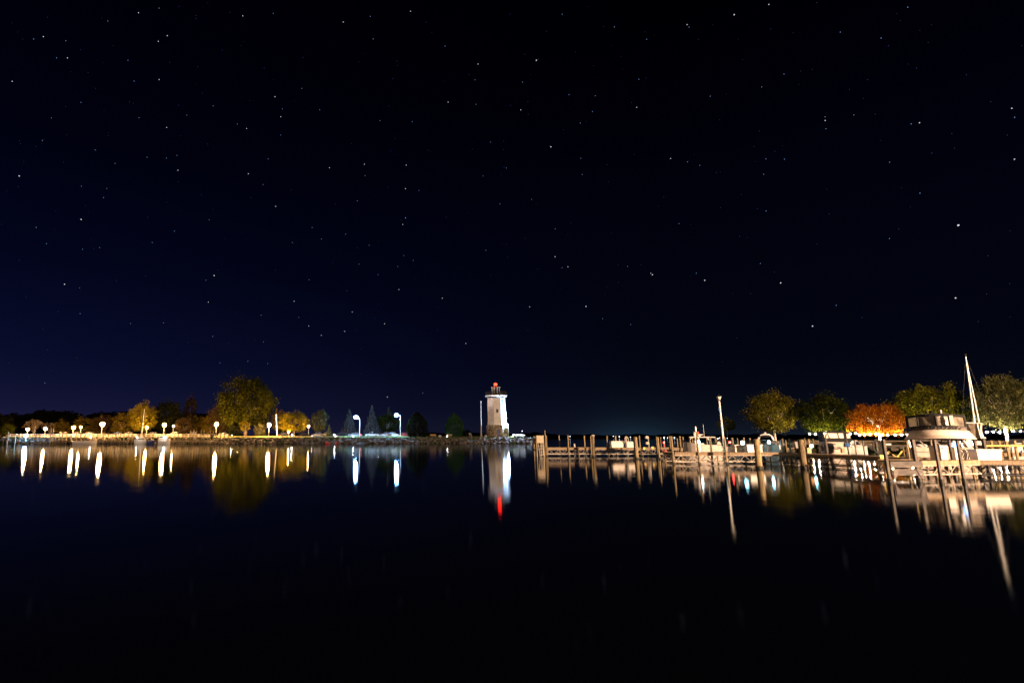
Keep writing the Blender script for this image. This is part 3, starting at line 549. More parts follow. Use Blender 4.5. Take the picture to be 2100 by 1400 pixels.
# ------------------------------------------------------------------ cars
CARM = {}
def car(label, u, Y, color, L=4.4, kind='car', lights=None, vb=893, rz=0, group='vehicles on the lakeside road'):
    p = P(u, vb, Y); t = thing('parked_pickup' if kind == 'pickup' else 'parked_car', label, 'pickup truck' if kind == 'pickup' else 'car', (p.x, Y, LZ+.03), rz, group)
    key = kind
    if key not in CARM:
        h = L/2; w = .88
        if kind == 'pickup': body = [(-h,.45),(-h,.98),(-.35,1.0),(-.3,1.0),(1.15,1.0),(h-.1,.92),(h,.7),(h,.45)]; cab = [(-.5,.98),(-.42,1.62),(.55,1.66),(1.2,1.0)]
        else: body = [(-h,.42),(-h,.85),(-h+.25,.95),(-1.35,.98),(.95,.95),(h-.25,.8),(h,.62),(h,.42)]; cab = [(-1.75,.95),(-1.2,1.42),(.25,1.45),(1.05,.94)]
        b = MB().loft([[(x,-w,z) for x,z in body], [(x,-w*.98,z) for x,z in body], [(x,w*.98,z) for x,z in body], [(x,w,z) for x,z in body]])
        g = MB().loft([[(x,-w*.82,z) for x,z in cab], [(x,w*.82,z) for x,z in cab]])
        rf = MB().box(cab[1][0]+.05,-w*.8,cab[1][1]-.02,cab[2][0]-.02,w*.8,cab[2][1]+.04)
        for x in (cab[0][0]+.25, (cab[1][0]+cab[2][0])/2, cab[3][0]-.15):
            x2 = min(max(x, cab[1][0]), cab[2][0])
            for s in (-1,1): rf.tube((x, s*w*.84, .96), (x2, s*w*.82, cab[1][1]), .035, .035, 4)
        wh = MB().tube((0,-.12,0), (0,.12,0), .34, .34, 14); ri = MB().tube((0,-.13,0), (0,.13,0), .19, .19, 10)
        CARM[key] = (b.mesh('body', M['car_white']), g.mesh('windows', M['glass']), rf.mesh('roof', M['car_white']), wh.mesh('wheel', M['rubber']), ri.mesh('rim', M['chrome']), MB().box(-.04,-.14,-.08,.04,.14,.08).mesh('headlight', M['head']), MB().box(-.04,-.14,-.08,.04,.14,.08).mesh('tail_light', M['tail']))
    me = CARM[key]
    def add(n, i, loc=(0,0,0), par=t, m=None):
        o = bpy.data.objects.new(n, me[i]); COL.objects.link(o); o.parent = par; o.location = loc
        if m: o.material_slots[0].link = 'OBJECT'; o.material_slots[0].material = M[m]
        return o
    add('body', 0, m=color); add('windows', 1); add('roof', 2, m=color)
    for x in (-L*.3, L*.32):
        for y in (-.8, .8): add('rim', 4, (0,0,0), add('wheel', 3, (x,y,.34)))
    for y in (-.6,.6):
        add('headlight', 5, (L/2+.01,y,.68), m=None if lights else 'unlit'); add('tail_light', 6, (-L/2-.01,y,.75), m=None if lights else 'red')
    return t
car('black car right of the round yellow tree', 626, 152.5, 'car_black')
car('dark estate car left of the left tall blue-white lamp', 701, 152.5, 'car_black', lights=False)
car('white pickup truck between the two tall blue-white lamps', 763, 152.2, 'car_white', kind='pickup', lights=False, rz=math.pi)
for i, (u, c, l) in enumerate([(652,'car_silver','silver car with lit tail lights behind the shoreline rocks, next to the black car'), (673,'car_white','white car with lit headlights left of the dark estate car'), (727,'car_silver','silver car just left of the left tall lamp pole'),
                               (790,'car_silver','silver car right of the white pickup truck'), (808,'car_white','white car beside the right tall lamp pole'), (832,'car_red','red car next to the black egg-shaped cedar')]):
    car(l, u, 155.3, c, lights=True, rz=math.pi if i in (0,2,3) else 0)
for u, c, l in [(132,'car_white','white car parked below the close amber lamp pair, leftmost of its row'), (160,'car_silver','silver car parked below the close amber lamp pair'), (187,'car_white','white car right of the silver one below the amber lamp pair'),
                (244,'car_blue','blue car parked left of the white mast'), (268,'car_white','white car parked directly left of the white mast'), (318,'car_silver','silver car left of the third bright amber lamp'), (362,'car_white','white car right of the third bright amber lamp'), (400,'car_silver','silver car parked between the third and fourth bright amber lamps')]:
    car(l, u, 149.5, c, lights=False, group='cars parked behind the left marina dock')
for u, c, l in [(462,'car_silver','silver car under the left half of the biggest tree'), (585,'car_black','dark car left under the round yellow tree')]:
    car(l, u, 154.5, c, lights=True, group='cars parked behind the left marina dock')
# ------------------------------------------------------------------ docks
def dock(label, p0, p1, w, z, truss='truss_paint', posts=True, deck='planks', name='dock', th=.16, tdepth=.42, cat='dock'):
    p0 = Vector((p0[0],p0[1]*YS)); p1 = Vector((p1[0],p1[1]*YS)); d = p1-p0; L = d.length; t = thing(name, label, cat, (p0.x,p0.y/YS,0), math.atan2(d.y, d.x))
    b = MB(); n = max(1, int(L/.28)); r = random.Random(int(L*100))
    for i in range(n): b.box(i*L/n+.012, .06, z-.05, (i+1)*L/n-.012, w-.06, z+r.uniform(-.006,.006))
    b.build('deck', M[deck], t)
    b = MB(); k = max(1, int(L/3.6))
    for i in range(k):
        for y in (0, w-.06): b.box(i*L/k+.02, y, z-th, (i+1)*L/k-.02, y+.055, z+.015)
    b.build('edge_boards', M[deck], t)
    if truss:
        b = MB(); zt = z-th-.03; zb = zt-tdepth
        for y in (.04, w-.06):
            b.tube((0,y,zt), (L,y,zt), .026, .026, 5); b.tube((0,y,zb), (L,y,zb), .034, .034, 5)
            m = max(2, int(L/.42)); 
            for i in range(m):
                x0 = i*L/m; x1 = (i+1)*L/m; b.tube((x0,y,zt if i % 2 else zb), (x1,y,zb if i % 2 else zt), .02, .02, 4)
                if i % 4 == 0: b.tube((x0,y,zt), (x0,y,zb), .016, .016, 4)
        b.build('truss', M[truss], t)
    if posts:
        m = max(1, int(L/3.2))
        for i in range(m+1):
            for y in (.3, w-.3): MB().tube((0,0,-.6), (0,0,z-th), .05, .05, 6).build('support', M['post'], t, loc=(i*L/m,y,0))
    return t
YA = 44; ZD = .75
dock('farthest section of the right-hand pier, low and parallel to the shore', (PX(1118,YA,ZD),YA), (PX(1402,YA,ZD),YA), 1.7, ZD+.06)
YB = 31
dock('middle section of the pier, running from the front posts to the large white dock box', (PX(1383,YB,ZD),YB), (PX(1606,YB,ZD),YB), 1.6, ZD)
C0 = (PX(1606,30.6,ZD),30.6); C1 = (PX(1884,22.6,ZD),22.6)
dock('shaded pier section with dark truss in front of the canopied houseboat', C0, C1, 1.5, ZD-.02, truss='dark')
YD = 19.2
dock('nearest pier section at lower right with the big white storage box', (PX(1878,YD,ZD),YD), (PX(2010,19.9,ZD),19.9), 1.5, ZD+.01, tdepth=.36)
dock('near pier section running out of the right frame edge', (PX(2011,19.9,ZD),19.95), (PX(2190,19.6,ZD),19.6), 1.4, ZD-.01, truss='dark')
# far docks between the boats
dock('thin dock behind the boats right of the second thick piling', (PX(1600,47,.7),47), (PX(1668,47,.7),47), 1.2, .7, truss=None)
dock('low dock strip under the white hardtop fishing boat', (PX(1398,38,.7),38), (PX(1520,38,.7),38), 1.2, .6, truss=None, deck='timber')
dock('thin dock behind the ropes at the shaded pier', (PX(1775,50,.7),50), (PX(1862,49,.7),49), 1.2, .95, truss=None, deck='timber')
dock('rear dock with wooden railing posts at the right edge', (PX(2020,27,.9),27), (PX(2190,27,.9),27), 1.2, .82, truss=None)
# left marina docks
dock('long low marina dock below the amber lamps on the left', (P(112,900,139).x,139), (P(432,900,139).x,139), 2.0, 1.15, truss='steel', tdepth=.3)
dock('short marina dock at the far left by the blue-white floodlight', (P(-20,900,136.5).x,136.5), (P(108,900,136.5).x,136.5), 2.0, 1.35, truss=None)
# long white handrail on the promenade, left
def handrail(label, u0, u1, Y, z0, h, m='alu', step=1.6):
    x0 = P(u0,895,Y).x; x1 = P(u1,895,Y).x; t = thing('handrail', label, 'handrail', (x0,Y,z0)); L = x1-x0
    MB().tube((0,0,h),(L,0,h),.06,.06,6).tube((0,0,h*.55),(L,0,h*.55),.05,.05,6).build('rails', M[m], t)
    b = MB(); n = int(L/step)
    for i in range(n+1): b.tube((i*L/n,0,0),(i*L/n,0,h),.055,.055,6)
    b.build('uprights', M[m], t)
x0 = P(12,895,147.6).x; x1 = P(432,895,148.2).x; t = thing('promenade_wall', 'low pale wall lit by the amber lamps along the left promenade', 'wall', (x0,147.7,LZ-.3)); L = x1-x0
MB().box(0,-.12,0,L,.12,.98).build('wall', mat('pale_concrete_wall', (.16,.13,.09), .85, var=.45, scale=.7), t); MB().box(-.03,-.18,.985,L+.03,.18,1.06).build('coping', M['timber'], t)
handrail('white handrail along the promenade behind the left marina dock', 20, 240, 142.5, LZ*.9, 1.1)
handrail('white handrail along the promenade right of the white mast', 245, 440, 144.5, LZ*.9, 1.1)
# ------------------------------------------------------------------ posts
PM = {}
def dpost(name, label, u, vt, vb, Y, r, m='post', lean=0., group=None, zb=None, cap=False, zbot=-.7, sq=False):
    """vt: photo row of the top; vb: row of the base or None for a post that stands in the water"""
    z1 = Z(vt, Y); p = P(u, vt, Y); z0 = zbot if vb is None else Z(vb, Y)
    t = thing(name, label, 'post' if name != 'piling' else 'piling', (p.x-lean*(z1), Y, 0), rnd.uniform(0,6) if not sq else 0, group)
    lx = lean; rg = random.Random(int(u*7)); b = MB(); n = 4 if sq else 12; pr = []
    for i in range(7):
        f = i/6; z = z0+(z1-z0)*f; pr.append((r*(1.08-.12*f)*rg.uniform(.97,1.03)*(.74 if sq else .72 if r < .12 else .84), z))
    b.lathe(pr, n=n, ph=math.pi/4 if sq else 0)
    if not sq: t.rotation_euler.z = 0
    b.v = [(x+lx*z, y, z) for x, y, z in b.v]
    b.build('shaft', M[m], t)
    if z0 < 0 and r > .06:
        w = MB().lathe([(r*1.13,-.5),(r*1.12,.14)], n=12); w.v = [(x+lx*z, y, z) for x, y, z in w.v]; w.build('wet_foot', M['wet'], t)
    if cap:
        c = MB().lathe([(r*1.05,z1-.02),(r*1.05,z1+.03),(.02,z1+.1)], n=12); c.v = [(x+lx*z, y, z) for x, y, z in c.v]; c.build('cap', M['white'], t)
    return t
GP = 'thin wooden posts along the pier'
PA = [ # u, vt, Y, r, label
 (1117.5, 882, 44-.1, .055, 'tallest thin pole at the outer end of the pier'), (1120,893,44-.12,.09,'short thick post against the tall thin pole at the outer end'),
 (1146.5,892.5,45.8,.08,'pier post right of the tall thin pole at the outer end'), (1164.5,892.5,43.9,.09,'pier post midway between the tall end pole and the first thick piling'),
 (1198,893,45.8,.09,'pier post just left of the first thick piling'), (1211,894,43.8,.07,'thin post touching the left side of the first thick piling'),
 (1244.5,893.5,45.8,.085,'pier post just left of the large white storage box on the far section'), (1262,893.5,45.8,.1,'post behind the large white storage box on the far section'),
 (1283.5,894,45.8,.11,'post between the two white storage boxes on the far section'), (1299,895,39.5,.07,'thin post touching the left side of the second piling'),
 (1311,893,45.8,.08,'first thin post right of the second piling'), (1346,895,43.9,.09,'left post of the close pair before the middle section'), (1349,896,38,.08,'right leaning post of the close pair before the middle section'),
 (1354.5,896,45.8,.07,'thin post behind the close pair before the middle section'), (1373,893.5,43.9,.09,'post left of the leaning post where the middle section starts'),
 (1376.5,894,30.9,.085,'leaning front post at the outer corner of the middle section'), (1388.5,898,45.8,.07,'short thin post behind the outer corner of the middle section'), (1394,893.5,43.9,.085,'post left of the hardtop boat bow'),
 (1400,895,38.5,.085,'post touching the bow of the hardtop boat'), (1414,893.5,37,.09,'dark tilted post at the bow of the hardtop boat'),
 (1428,885,30.9,.07,'tall thin front post before the cyan pedestal lamp of the hardtop boat'), (1456,896,32.7,.09,'post under the right end of the white hardtop'), (1467,898,37,.1,'stubby wide post right of the white hardtop'),
 (1485.5,896,30.9,.07,'thin front post crossing the foot of the tall unlit lamp'), (1501,897,32.7,.1,'dark post right of the red lamp'), (1525,897,38,.08,'thin post behind the brightest cyan pedestal lamp'),
 (1557,898,38,.07,'thin pale post right behind the third thick piling'), (1604,899,33,.09,'first post right of the boat with the arch'), (1611,902,36,.05,'thin crooked stick between two posts right of the arch boat'), (1618,899,33,.09,'second post right of the boat with the arch'),
 (1650,898,46,.07,'thin post behind the fourth thick piling'), (1420,898,46,.06,'slim far post seen under the white hardtop, left one'), (1449,898,46,.07,'slim far post seen under the white hardtop, right one'), (1512,898,46,.07,'slim far post left of the brightest cyan pedestal lamp'), (1537.5,898,36,.07,'pale post standing behind the bright white storage box'), (1597,900,46,.06,'slim far post behind the outboard of the arch boat'), (1629,902,46,.07,'slim far post left of the fourth piling'), (1647,899.5,34,.05,'thin pale post hugging the right side of the fourth piling'), (1658,900,36,.1,'broad brown post right of the fourth piling'),
 (1666.5,899,31,.065,'slim white post left of the houseboat at the small cyan lamp')]
for u, vt, Y, r, l in PA:
    inwater = Y in (44-.1, 44-.12, 30.9, 43.9, 43.8, 39.5, 38)
    dpost('dock_post', l, u, vt, None, Y, r, lean=.0, group=GP)
for u, vt, Y, r, l in [(1736,900,29.4,.05,'dark thin post in front of the houseboat name, right of it'), (1752,902,28,.05,'dark post in front of the small cuddy boat'), (1769,903,27.4,.05,'dark post at the bow of the small cuddy boat'),
                       (1692,897,30,.1,'thick dark post before the left end of the houseboat'), (1795,900,25.4,.09,'dark post with coiled hose left of the timber frame')]:
    dpost('dock_post', l, u, vt, None, Y, r, 'timber', group='dark posts of the shaded pier')
dpost('piling', 'first thick wooden piling on the far section of the pier', 1215.5, 893, None, 42.2, .165, 'piling', cap=True, group='thick pilings before the pier')
dpost('piling', 'second thick wooden piling, right of the storage boxes', 1303, 895.5, None, 38.6, .165, 'piling', group='thick pilings before the pier')
dpost('piling', 'third and broad thick piling before the white dock box', 1550.5, 900, None, 26.6, .19, 'piling', group='thick pilings before the pier')
dpost('piling', 'fourth thick piling left of the houseboat', 1641.5, 901, None, 26.8, .19, 'piling', group='thick pilings before the pier')
GN = 'square timber posts of the nearest pier'
for u, vt, Y, r, l, m in [(1811,900.5,18.4,.085,'left leg of the timber frame, dark faced square post','timber'), (1871,901,18.6,.1,'right leg of the timber frame in front of the cruiser hull','timber'),
                       (1859,902,21,.045,'thin white-edged pole left of the right frame leg','post'), (1908,902,20.9,.06,'slender pole before the left part of the cruiser hull','post'),
                       (1916,902,18.2,.075,'long leaning square post reaching the water before the cruiser','timber'), (1946,902,20.9,.08,'square post right of the white step box','timber'), (1962.5,903,18.4,.075,'square post before the blue pedestal lamp','timber'),
                       (1998,902,21.2,.09,'thick post left of the big white storage box','timber'), (2016,900,22,.1,'thick short post behind the big white storage box','timber')]:
    dpost('square_post', l, u, vt, None, Y, r, m, group=GN, sq=m == 'timber')
for u, l in [(2032,'first short post of the orange-railed rear dock'), (2048,'second short post of the orange-railed rear dock'), (2063,'third short post of the orange-railed rear dock'), (2080,'fourth short post of the orange-railed rear dock'), (2098,'fifth short post of the orange-railed rear dock, at the frame edge')]:
    dpost('dock_post', l, u, 903, None, 26.8, .09, group='posts of the orange-railed dock')
t = thing('handrail', 'orange wooden handrail running to the right frame edge behind the storage box', 'handrail', (PX(2018,26.4,1.2),26.4,0))
MB().box(0,-.03,1.22,PX(2190,26.4,1.2)-PX(2018,26.4,1.2),.03,1.32).build('top_rail', M['orange'], t); MB().box(0,-.03,.9,.08,.03,1.22).box(4.2,-.03,.8,4.28,.03,1.22).build('bracket', M['orange'], t)
# timber frame of the nearest pier
xa = PX(1820,18.5,.7); xb = PX(1880,18.6,.7); t = thing('timber_frame', 'dark timber cross frame with corner gussets at the end of the nearest pier', 'dock frame', (xa,18.45,0))
L = xb-xa; MB().box(0,-.07,.56,L,.0,.80).build('upper_beam', M['timber'], t); MB().box(.02,-.06,.26,L-.02,.02,.50).build('lower_beam', M['timber'], t)
for s, x in ((1,0),(-1,L)): MB().hexa([(x+s*.06,-.085,.08),(x+s*.06,-.065,.08),(x+s*.16,-.065,.2),(x+s*.16,-.085,.2)], [(x+s*.06,-.085,.48),(x+s*.06,-.065,.48),(x+s*.3,-.065,.48),(x+s*.3,-.085,.48)]).build('gusset', M['timber'], t)
# left marina posts
GLP = 'mooring posts of the left marina'
us = [18,33,72,76,81,105,111,115,122,129,138,147,158,166,175,183,192,201,212,222,231,238,247,256,264,272,281,297,306,315,324,333,341,349,358,366,375,383,391,398,404,412,418,426,431,437,444,452,460,468]
tall = {72:874,105:877,111:878,370:880,391:882,398:881,404:882,412:880,418:881,431:882,437:884}
AN = [(0,'the left frame edge'),(57,'the lamp above the blue-white floodlight'),(93,'the small second amber lamp'),(151,'the close amber lamp pair'),(210,'the brightest left amber lamp'),(288,'the white sailboat mast'),(337,'the first amber lamp past the mast'),(444,'the amber lamp left of the biggest tree')]
ORD = ['first','second','third','fourth','fifth','sixth','seventh','eighth','ninth','tenth','eleventh','twelfth']; cnt = {}
def lpost_label(u):
    a = [x for x in AN if x[0] <= u][-1]; k = (a[1], u in tall); cnt[k] = cnt.get(k, 0)+1
    return '%s mooring post, %s one right of %s' % ('tall' if u in tall else 'short', ORD[cnt[k]-1], a[1])
for u in us:
    dpost('dock_post', lpost_label(u), u+rnd.uniform(-1,1), tall.get(u, 888+rnd.uniform(-1.5,2)), None, 138.6 if u > 108 else 136, .155, group='tall mooring posts of the left marina' if u in tall else GLP)
for u, l in [(186,'added low white light right of the long open boat'), (281,'added low white light at the bow of the small white sailboat'), (337,'added low white light over the boxy white motorboat')]:
    p = P(u, 896, 135.2 if u in (281,337) else 136.6); t = thing('added_dock_light', l, 'added light', (p.x, 135.2 if u in (281,337) else 136.6, 0), 0, 'added low lights of the left marina')
    MB().tube((0,0,-.4),(0,0,p.z-.12),.06).build('post', M['alu'], t); MB().ball((0,0,p.z), .13, 1, 10).build('lens', em_added, t, True)  # added lamps that brighten the boat hulls and mooring posts
# ladder stand at outer end of pier
x = PX(1100,43.6,1); t = thing('ladder_stand', 'wooden stand with pale board and swim ladder at the outer end of the pier', 'ladder stand', (x,43.5,0))
w = PX(1114,43.6,1)-x
MB().tube((0,0,-.5),(0,0,1.95),.06,.06).tube((w,0,-.5),(w,0,1.95),.06,.06).tube((0,.9,-.5),(0,.9,1.9),.06,.06).tube((w,.9,-.5),(w,.9,1.9),.06,.06).build('legs', M['post'], t)
MB().box(.02,-.09,1.25,w-.02,-.05,1.93).build('board', M['board'], t)
b = MB().tube((.25,-.2,-.3),(.12,-.12,1.2),.03).tube((.6,-.2,-.3),(.5,-.12,1.2),.03)
for i in range(5): z = -.1+i*.27; b.tube((.22,-.19,z),(.6,-.19,z),.025)
b.build('ladder', M['steel'], t); MB().box(0,-.03,.62,w,.95,.72).build('platform', M['planks'], t)
# ------------------------------------------------------------------ storage boxes, pedestals and small gear
def loc_at(u, Y):
    ca = math.cos(math.atan((u-CX)/FPX)); return (PX(u,Y,1.2), Y), -math.atan(PX(u,Y,1.2)/(Y*YS)), Y*YS/FPX*ca*1.03, Y*YS/FPX
def dbox(label, u0, u1, vt, vb, Y, d=.45, m='pinkwhite', lid='white', group='dock storage boxes', face=False, z0=None):
    x0 = PX(u0,Y,1); x1 = PX(u1,Y,1); z0 = Z(vb, Y) if z0 is None else z0; z1 = Z(vt, Y); w = x1-x0; h = z1-z0
    t = thing('storage_box', label, 'storage box', ((x0+x1)/2, Y, z0), 0, group); k = .04*w
    MB().hexa([(-w/2+k,0,0),(w/2-k,0,0),(w/2-k,d,0),(-w/2+k,d,0)], [(-w/2+.02,-.01,h*.84),(w/2-.02,-.01,h*.84),(w/2-.02,d,h*.84),(-w/2+.02,d,h*.84)]).build('body', M[m], t)
    MB().hexa([(-w/2-.03,-.05,h*.85),(w/2+.03,-.05,h*.85),(w/2+.03,d+.03,h*.85),(-w/2-.03,d+.03,h*.85)], [(-w/2,-.02,h),(w/2,-.02,h),(w/2-.02,d*.98,h*1.0),(-w/2+.02,d*.98,h*1.0)]).build('lid', M[lid], t)
    MB().box(-.07,-.065,h*.78,.07,-.052,h*.86).build('latch', M['grey'], t); return t
ZA = ZD+.07
dbox('large white storage box on the far section between the first two pilings', 1254, 1281, 904, 917, 44.6, z0=ZA)
dbox('smaller white storage box tight left of the second piling', 1286, 1301, 905, 917, 44.9, z0=ZA)
dbox('grey-pink storage box left of the brightest cyan pedestal lamp', 1507, 1527, 911.5, 925, 32, m='pinkwhite', z0=ZD+.01)
dbox('bright white storage box half hidden by the third piling', 1532, 1564, 911, 927, 31.4, m='white', z0=ZD+.01)
dbox('tan short box beside the slim post left of the houseboat', 1655, 1664, 918, 929, 29.6, m='tan', lid='tan', z0=ZD)
dbox('big white storage box with a shadow across its front, on the nearest pier', 2003, 2055, 921, 943, 20.2, d=.35, z0=ZD+.01)
dbox('white step box between two square posts before the cruiser', 1929, 1944, 913, 940, 20.3, d=.5, m='pinkwhite', z0=ZD+.02)
dbox('grey-white cooler box behind the ropes right of the maple trunk', 1815, 1828, 909, 920, 49.7, m='white', z0=.96)
dbox('pale far box on the dock between the third and fourth pilings', 1630, 1640, 905, 913, 47.3, m='grey', lid='grey', z0=.71)
def pedestal(label, u, v, Y, z0, lens='ped', r=.07):
    p = P(u, v, Y); t = thing('power_pedestal', label, 'dock pedestal', (p.x,Y,z0), 0, 'lit power pedestals on the pier'); h = p.z-z0
    MB().hexa([(-.1,-.08,0),(.1,-.08,0),(.1,.08,0),(-.1,.08,0)], [(-.08,-.07,h-.08),(.08,-.07,h-.08),(.08,.07,h-.08),(-.08,.07,h-.08)]).build('body', M['white'], t)
    MB().lathe([(r,h-.08),(r*1.1,h),(r,h+.1)], n=12).build('lamp_lens', M[lens], t, True)
    MB().lathe([(.12,h+.1),(.1,h+.15),(.02,h+.2)], n=10).build('cap', M['white'], t)
pedestal('cyan-lit pedestal in front of the hardtop boat', 1431.5, 906, 33, ZD, r=.09)
pedestal('brightest cyan-lit pedestal, between the grey-pink box and the bright white box', 1522.5, 908, 33, ZD, 'ped', .10)
pedestal('cyan-lit pedestal under the arch boat', 1577, 906.5, 34, ZD, 'ped', .07)
pedestal('small cyan-lit pedestal behind the slim post left of the houseboat', 1665, 914, 32, ZD-.3, 'ped', .08)
pedestal('blue-lit pedestal before the cruiser stern', 1956.5, 912, 20.6, ZD, 'ped_blue', .06)
# electrical pedestal pair (unlit) at u 1325
for k, (u, l) in enumerate([(1326,'unlit pink-grey electrical post with two round boxes left of the close post pair')]):
    p = P(u, 895, 44.6); t = thing('power_pedestal', l, 'dock pedestal', (p.x,44.6,ZA))
    MB().tube((0.15,0,0),(0.15,0,1.05),.05).build('post', M['grey'], t)
    for z in (.95, .4): MB().ball((-.02,-.02,z), .17, .9, 10).build('meter_box', M['pinkwhite'], t, True)
t = thing('power_pedestal', 'unlit post wrapped with coiled hose between the two far storage boxes', 'dock pedestal', (PX(1284,44.4,1),44.3,ZA))
MB().tube((0,0,0),(0,0,1.0),.05).build('post', M['grey'], t)
b = MB()
for i in range(3): b.path([(.17*math.cos(a*.5+i*.1), -.08-.02*i, .75+.26*math.sin(a*.5)) for a in range(14)], .02)
b.build('hose', M['pinkwhite'], t)
t = thing('hose_reel', 'dark coiled hose hanging on the post left of the timber frame', 'hose', (PX(1795,25.2,1.2),25.2,0)); b = MB()
for i in range(4): b.path([((.2+.03*i)*math.cos(a*.45), -.1-.03*i, 1.25+(.3+.03*i)*math.sin(a*.45)) for a in range(15)], .022)
b.build('coil', M['dark'], t); MB().path([(.2,-.1,1.5),(.35,-.15,1.2),(.45,-.2,.85)], .02).build('hose_end', M['rope'], t)
def rope(label, pts, m='rope', r=.018):
    q = [P(u,v,Y) for u,v,Y in pts]; o = q[0].copy(); tag(MB().path([p-o for p in q], r).build('mooring_rope', M[m], None, loc=o), label, 'rope', 'mooring ropes')
rope('yellow mooring rope slung in a V behind the timber frame', [(1848,925,24.8),(1846,929,24.8),(1842,934,24.8),(1838,936.5,24.8),(1834,934,24.8),(1826,928,24.8),(1822,925,24.8)])
rope('pale rope falling from the left frame leg toward the deck', [(1815,921,24),(1818,925,24.),(1823,930,24)], 'pinkwhite')
rope('yellow rope end curling beside the right frame leg', [(1850,924,24.5),(1848,930,24.5),(1844,935,24.5),(1840,937,24.5)])
# small yellow markers
for u, v, Y, l in [(1321,919,43.8,'yellow marker tag on the far section edge'), (1338,917.5,43.9,'second yellow marker tag on the far section, before the close post pair'), (1633,933.5,30.2,'yellow marker tag below the deck left of the fourth piling'), (1808,936.5,24,'yellow marker tag left of the timber frame')]:
    p = P(u,v,Y); tag(MB().hexa([(-.08,-.02,-.1),(.08,-.02,-.1),(.08,.03,-.1),(-.08,.03,-.1)],[(-.1,-.02,.1),(.1,-.02,.1),(.1,.03,.1),(-.1,.03,.1)]).build('marker_tag', M['yellow'], None, loc=p), l, 'marker', 'yellow marker tags')
# tall unlit dock lamp
p = P(1485,917,33.2); t = thing('dock_lamp', 'tall unlit lantern on a pale pole rising from the middle pier section', 'dock lamp', (p.x,33.2,ZD)); q = P(1476,822,33.2); dx = q.x-p.x; dx = 0; h = q.z-ZD
MB().tube((0,0,0),(dx,0,h),.07,.048,12).build('pole', M['alu'], t)
MB().lathe([(.05,h),(.09,h+.03),(.09,h+.08),(.04,h+.1)], n=10).build('collar', M['dark'], t)
MB().lathe([(.07,h+.1),(.15,h+.28),(.15,h+.3)], n=8).build('lantern', M['unlit'], t); MB().lathe([(.19,h+.3),(.2,h+.33),(.05,h+.42),(.02,h+.47)], n=8).build('roof', M['dark'], t)
# ------------------------------------------------------------------ boats
class Boat:
    def __init__(s, name, label, u, Y, cat='boat', yaw=0, group=None, base=0):
        (x, y), rz, s.sx, s.sz = loc_at(u, Y); s.u = u; s.Y = Y; s.t = thing(name, label, cat, (x,y,base), rz+yaw, group)
    def W(s, u, v, dy=0.):
        p = P(u, v, s.Y+dy)-s.t.location; return tuple(Matrix.Rotation(-s.t.rotation_euler.z, 3, 'Z') @ p)
    def X(s, u): return (u-s.u)*s.sx
    def Z(s, v): return Z(v, s.Y)
    def box(s, n, u0, u1, vt, vb, y0, y1, m, par=None, taper=0, b=None):
        x0, x1, z0, z1 = s.X(u0), s.X(u1), s.Z(vb), s.Z(vt); k = taper
        return MB().hexa([(x0,y0,z0),(x1,y0,z0),(x1,y1,z0),(x0,y1,z0)], [(x0+k,y0+k,z1),(x1-k,y0+k,z1),(x1-k,y1-k,z1),(x0+k,y1-k,z1)]).build(n, M[m], par or s.t)
def hull(x0, x1, w, h, m, parent, along='x', name='hull', depth=-.25, blunt=.15):
    """hull from x0 (stern) to x1 (bow), half beam w, height h"""
    L = x1-x0; secs = []
    for i in range(11):
        f = i/10; k = (1-max(0,(f-.45)/.55)**2.2*(1-blunt*.5)); rise = 1+.22*f*f; x = x0+L*f
        ww = w*k; secs.append([(x,-ww,h*rise),(x,-ww*.97,h*rise*.55),(x,-ww*.72,.02),(x,0,depth*k),(x,ww*.72,.02),(x,ww*.97,h*rise*.55),(x,ww,h*rise)])
    if along == 'y': secs = [[(-p[1],p[0],p[2]) for p in s_] for s_ in secs]
    return MB().loft(secs).build(name, M[m], parent)
def text(body, size, m, parent, loc, rot=(math.pi/2,0,0), ext=.004, italic=0, name='lettering'):
    c = bpy.data.curves.new(name, 'FONT'); c.body = body; c.size = size; c.extrude = ext; c.shear = italic; c.align_x = 'CENTER'
    o = bpy.data.objects.new(name, c); COL.objects.link(o); dg = bpy.context.evaluated_depsgraph_get(); me = bpy.data.meshes.new_from_object(o.evaluated_get(dg)); bpy.data.objects.remove(o)
    me.materials.clear(); me.materials.append(M[m]); o = bpy.data.objects.new(name, me); COL.objects.link(o); o.parent = parent; o.location = loc; o.rotation_euler = rot; return o
# 1 hardtop fishing boat
b_ = Boat('fishing_boat', 'cream fishing boat with white hardtop, radar mast and antenna behind the middle section', 1436, 36.5, yaw=.05)
X, ZZ = b_.X, b_.Z
hull(X(1475), X(1403), .75, ZZ(912), 'pinkwhite', b_.t)
b_.box('console', 1424, 1444, 908, 915, -.4, .4, 'white', taper=.05)
MB().hexa([(X(1414),-.7,ZZ(897)),(X(1467),-.7,ZZ(897)),(X(1467),.7,ZZ(897)),(X(1414),.7,ZZ(897))], [(X(1417),-.65,ZZ(895)),(X(1464),-.65,ZZ(895)),(X(1464),.65,ZZ(895)),(X(1417),.65,ZZ(895))]).build('hardtop', M['white'], b_.t)
fr = MB()
for s in (-.6,.6):
    fr.tube((X(1420),s,ZZ(897)),(X(1416),s,ZZ(901)),.025).tube((X(1436),s,ZZ(912)),(X(1433),s,ZZ(897)),.03).tube((X(1450),s,ZZ(897)),(X(1456),s,ZZ(903)),.03).tube((X(1456),s,ZZ(903)),(X(1456),s,ZZ(913)),.03).tube((X(1427),s,ZZ(897)),(X(1427),s,ZZ(911)),.025)
fr.build('frame', M['alu'], b_.t)
MB().lathe([(.05,ZZ(896)),(.05,ZZ(879)),(.035,ZZ(873.5))], (X(1430),0,0), 8).build('mast', M['steel'], b_.t)
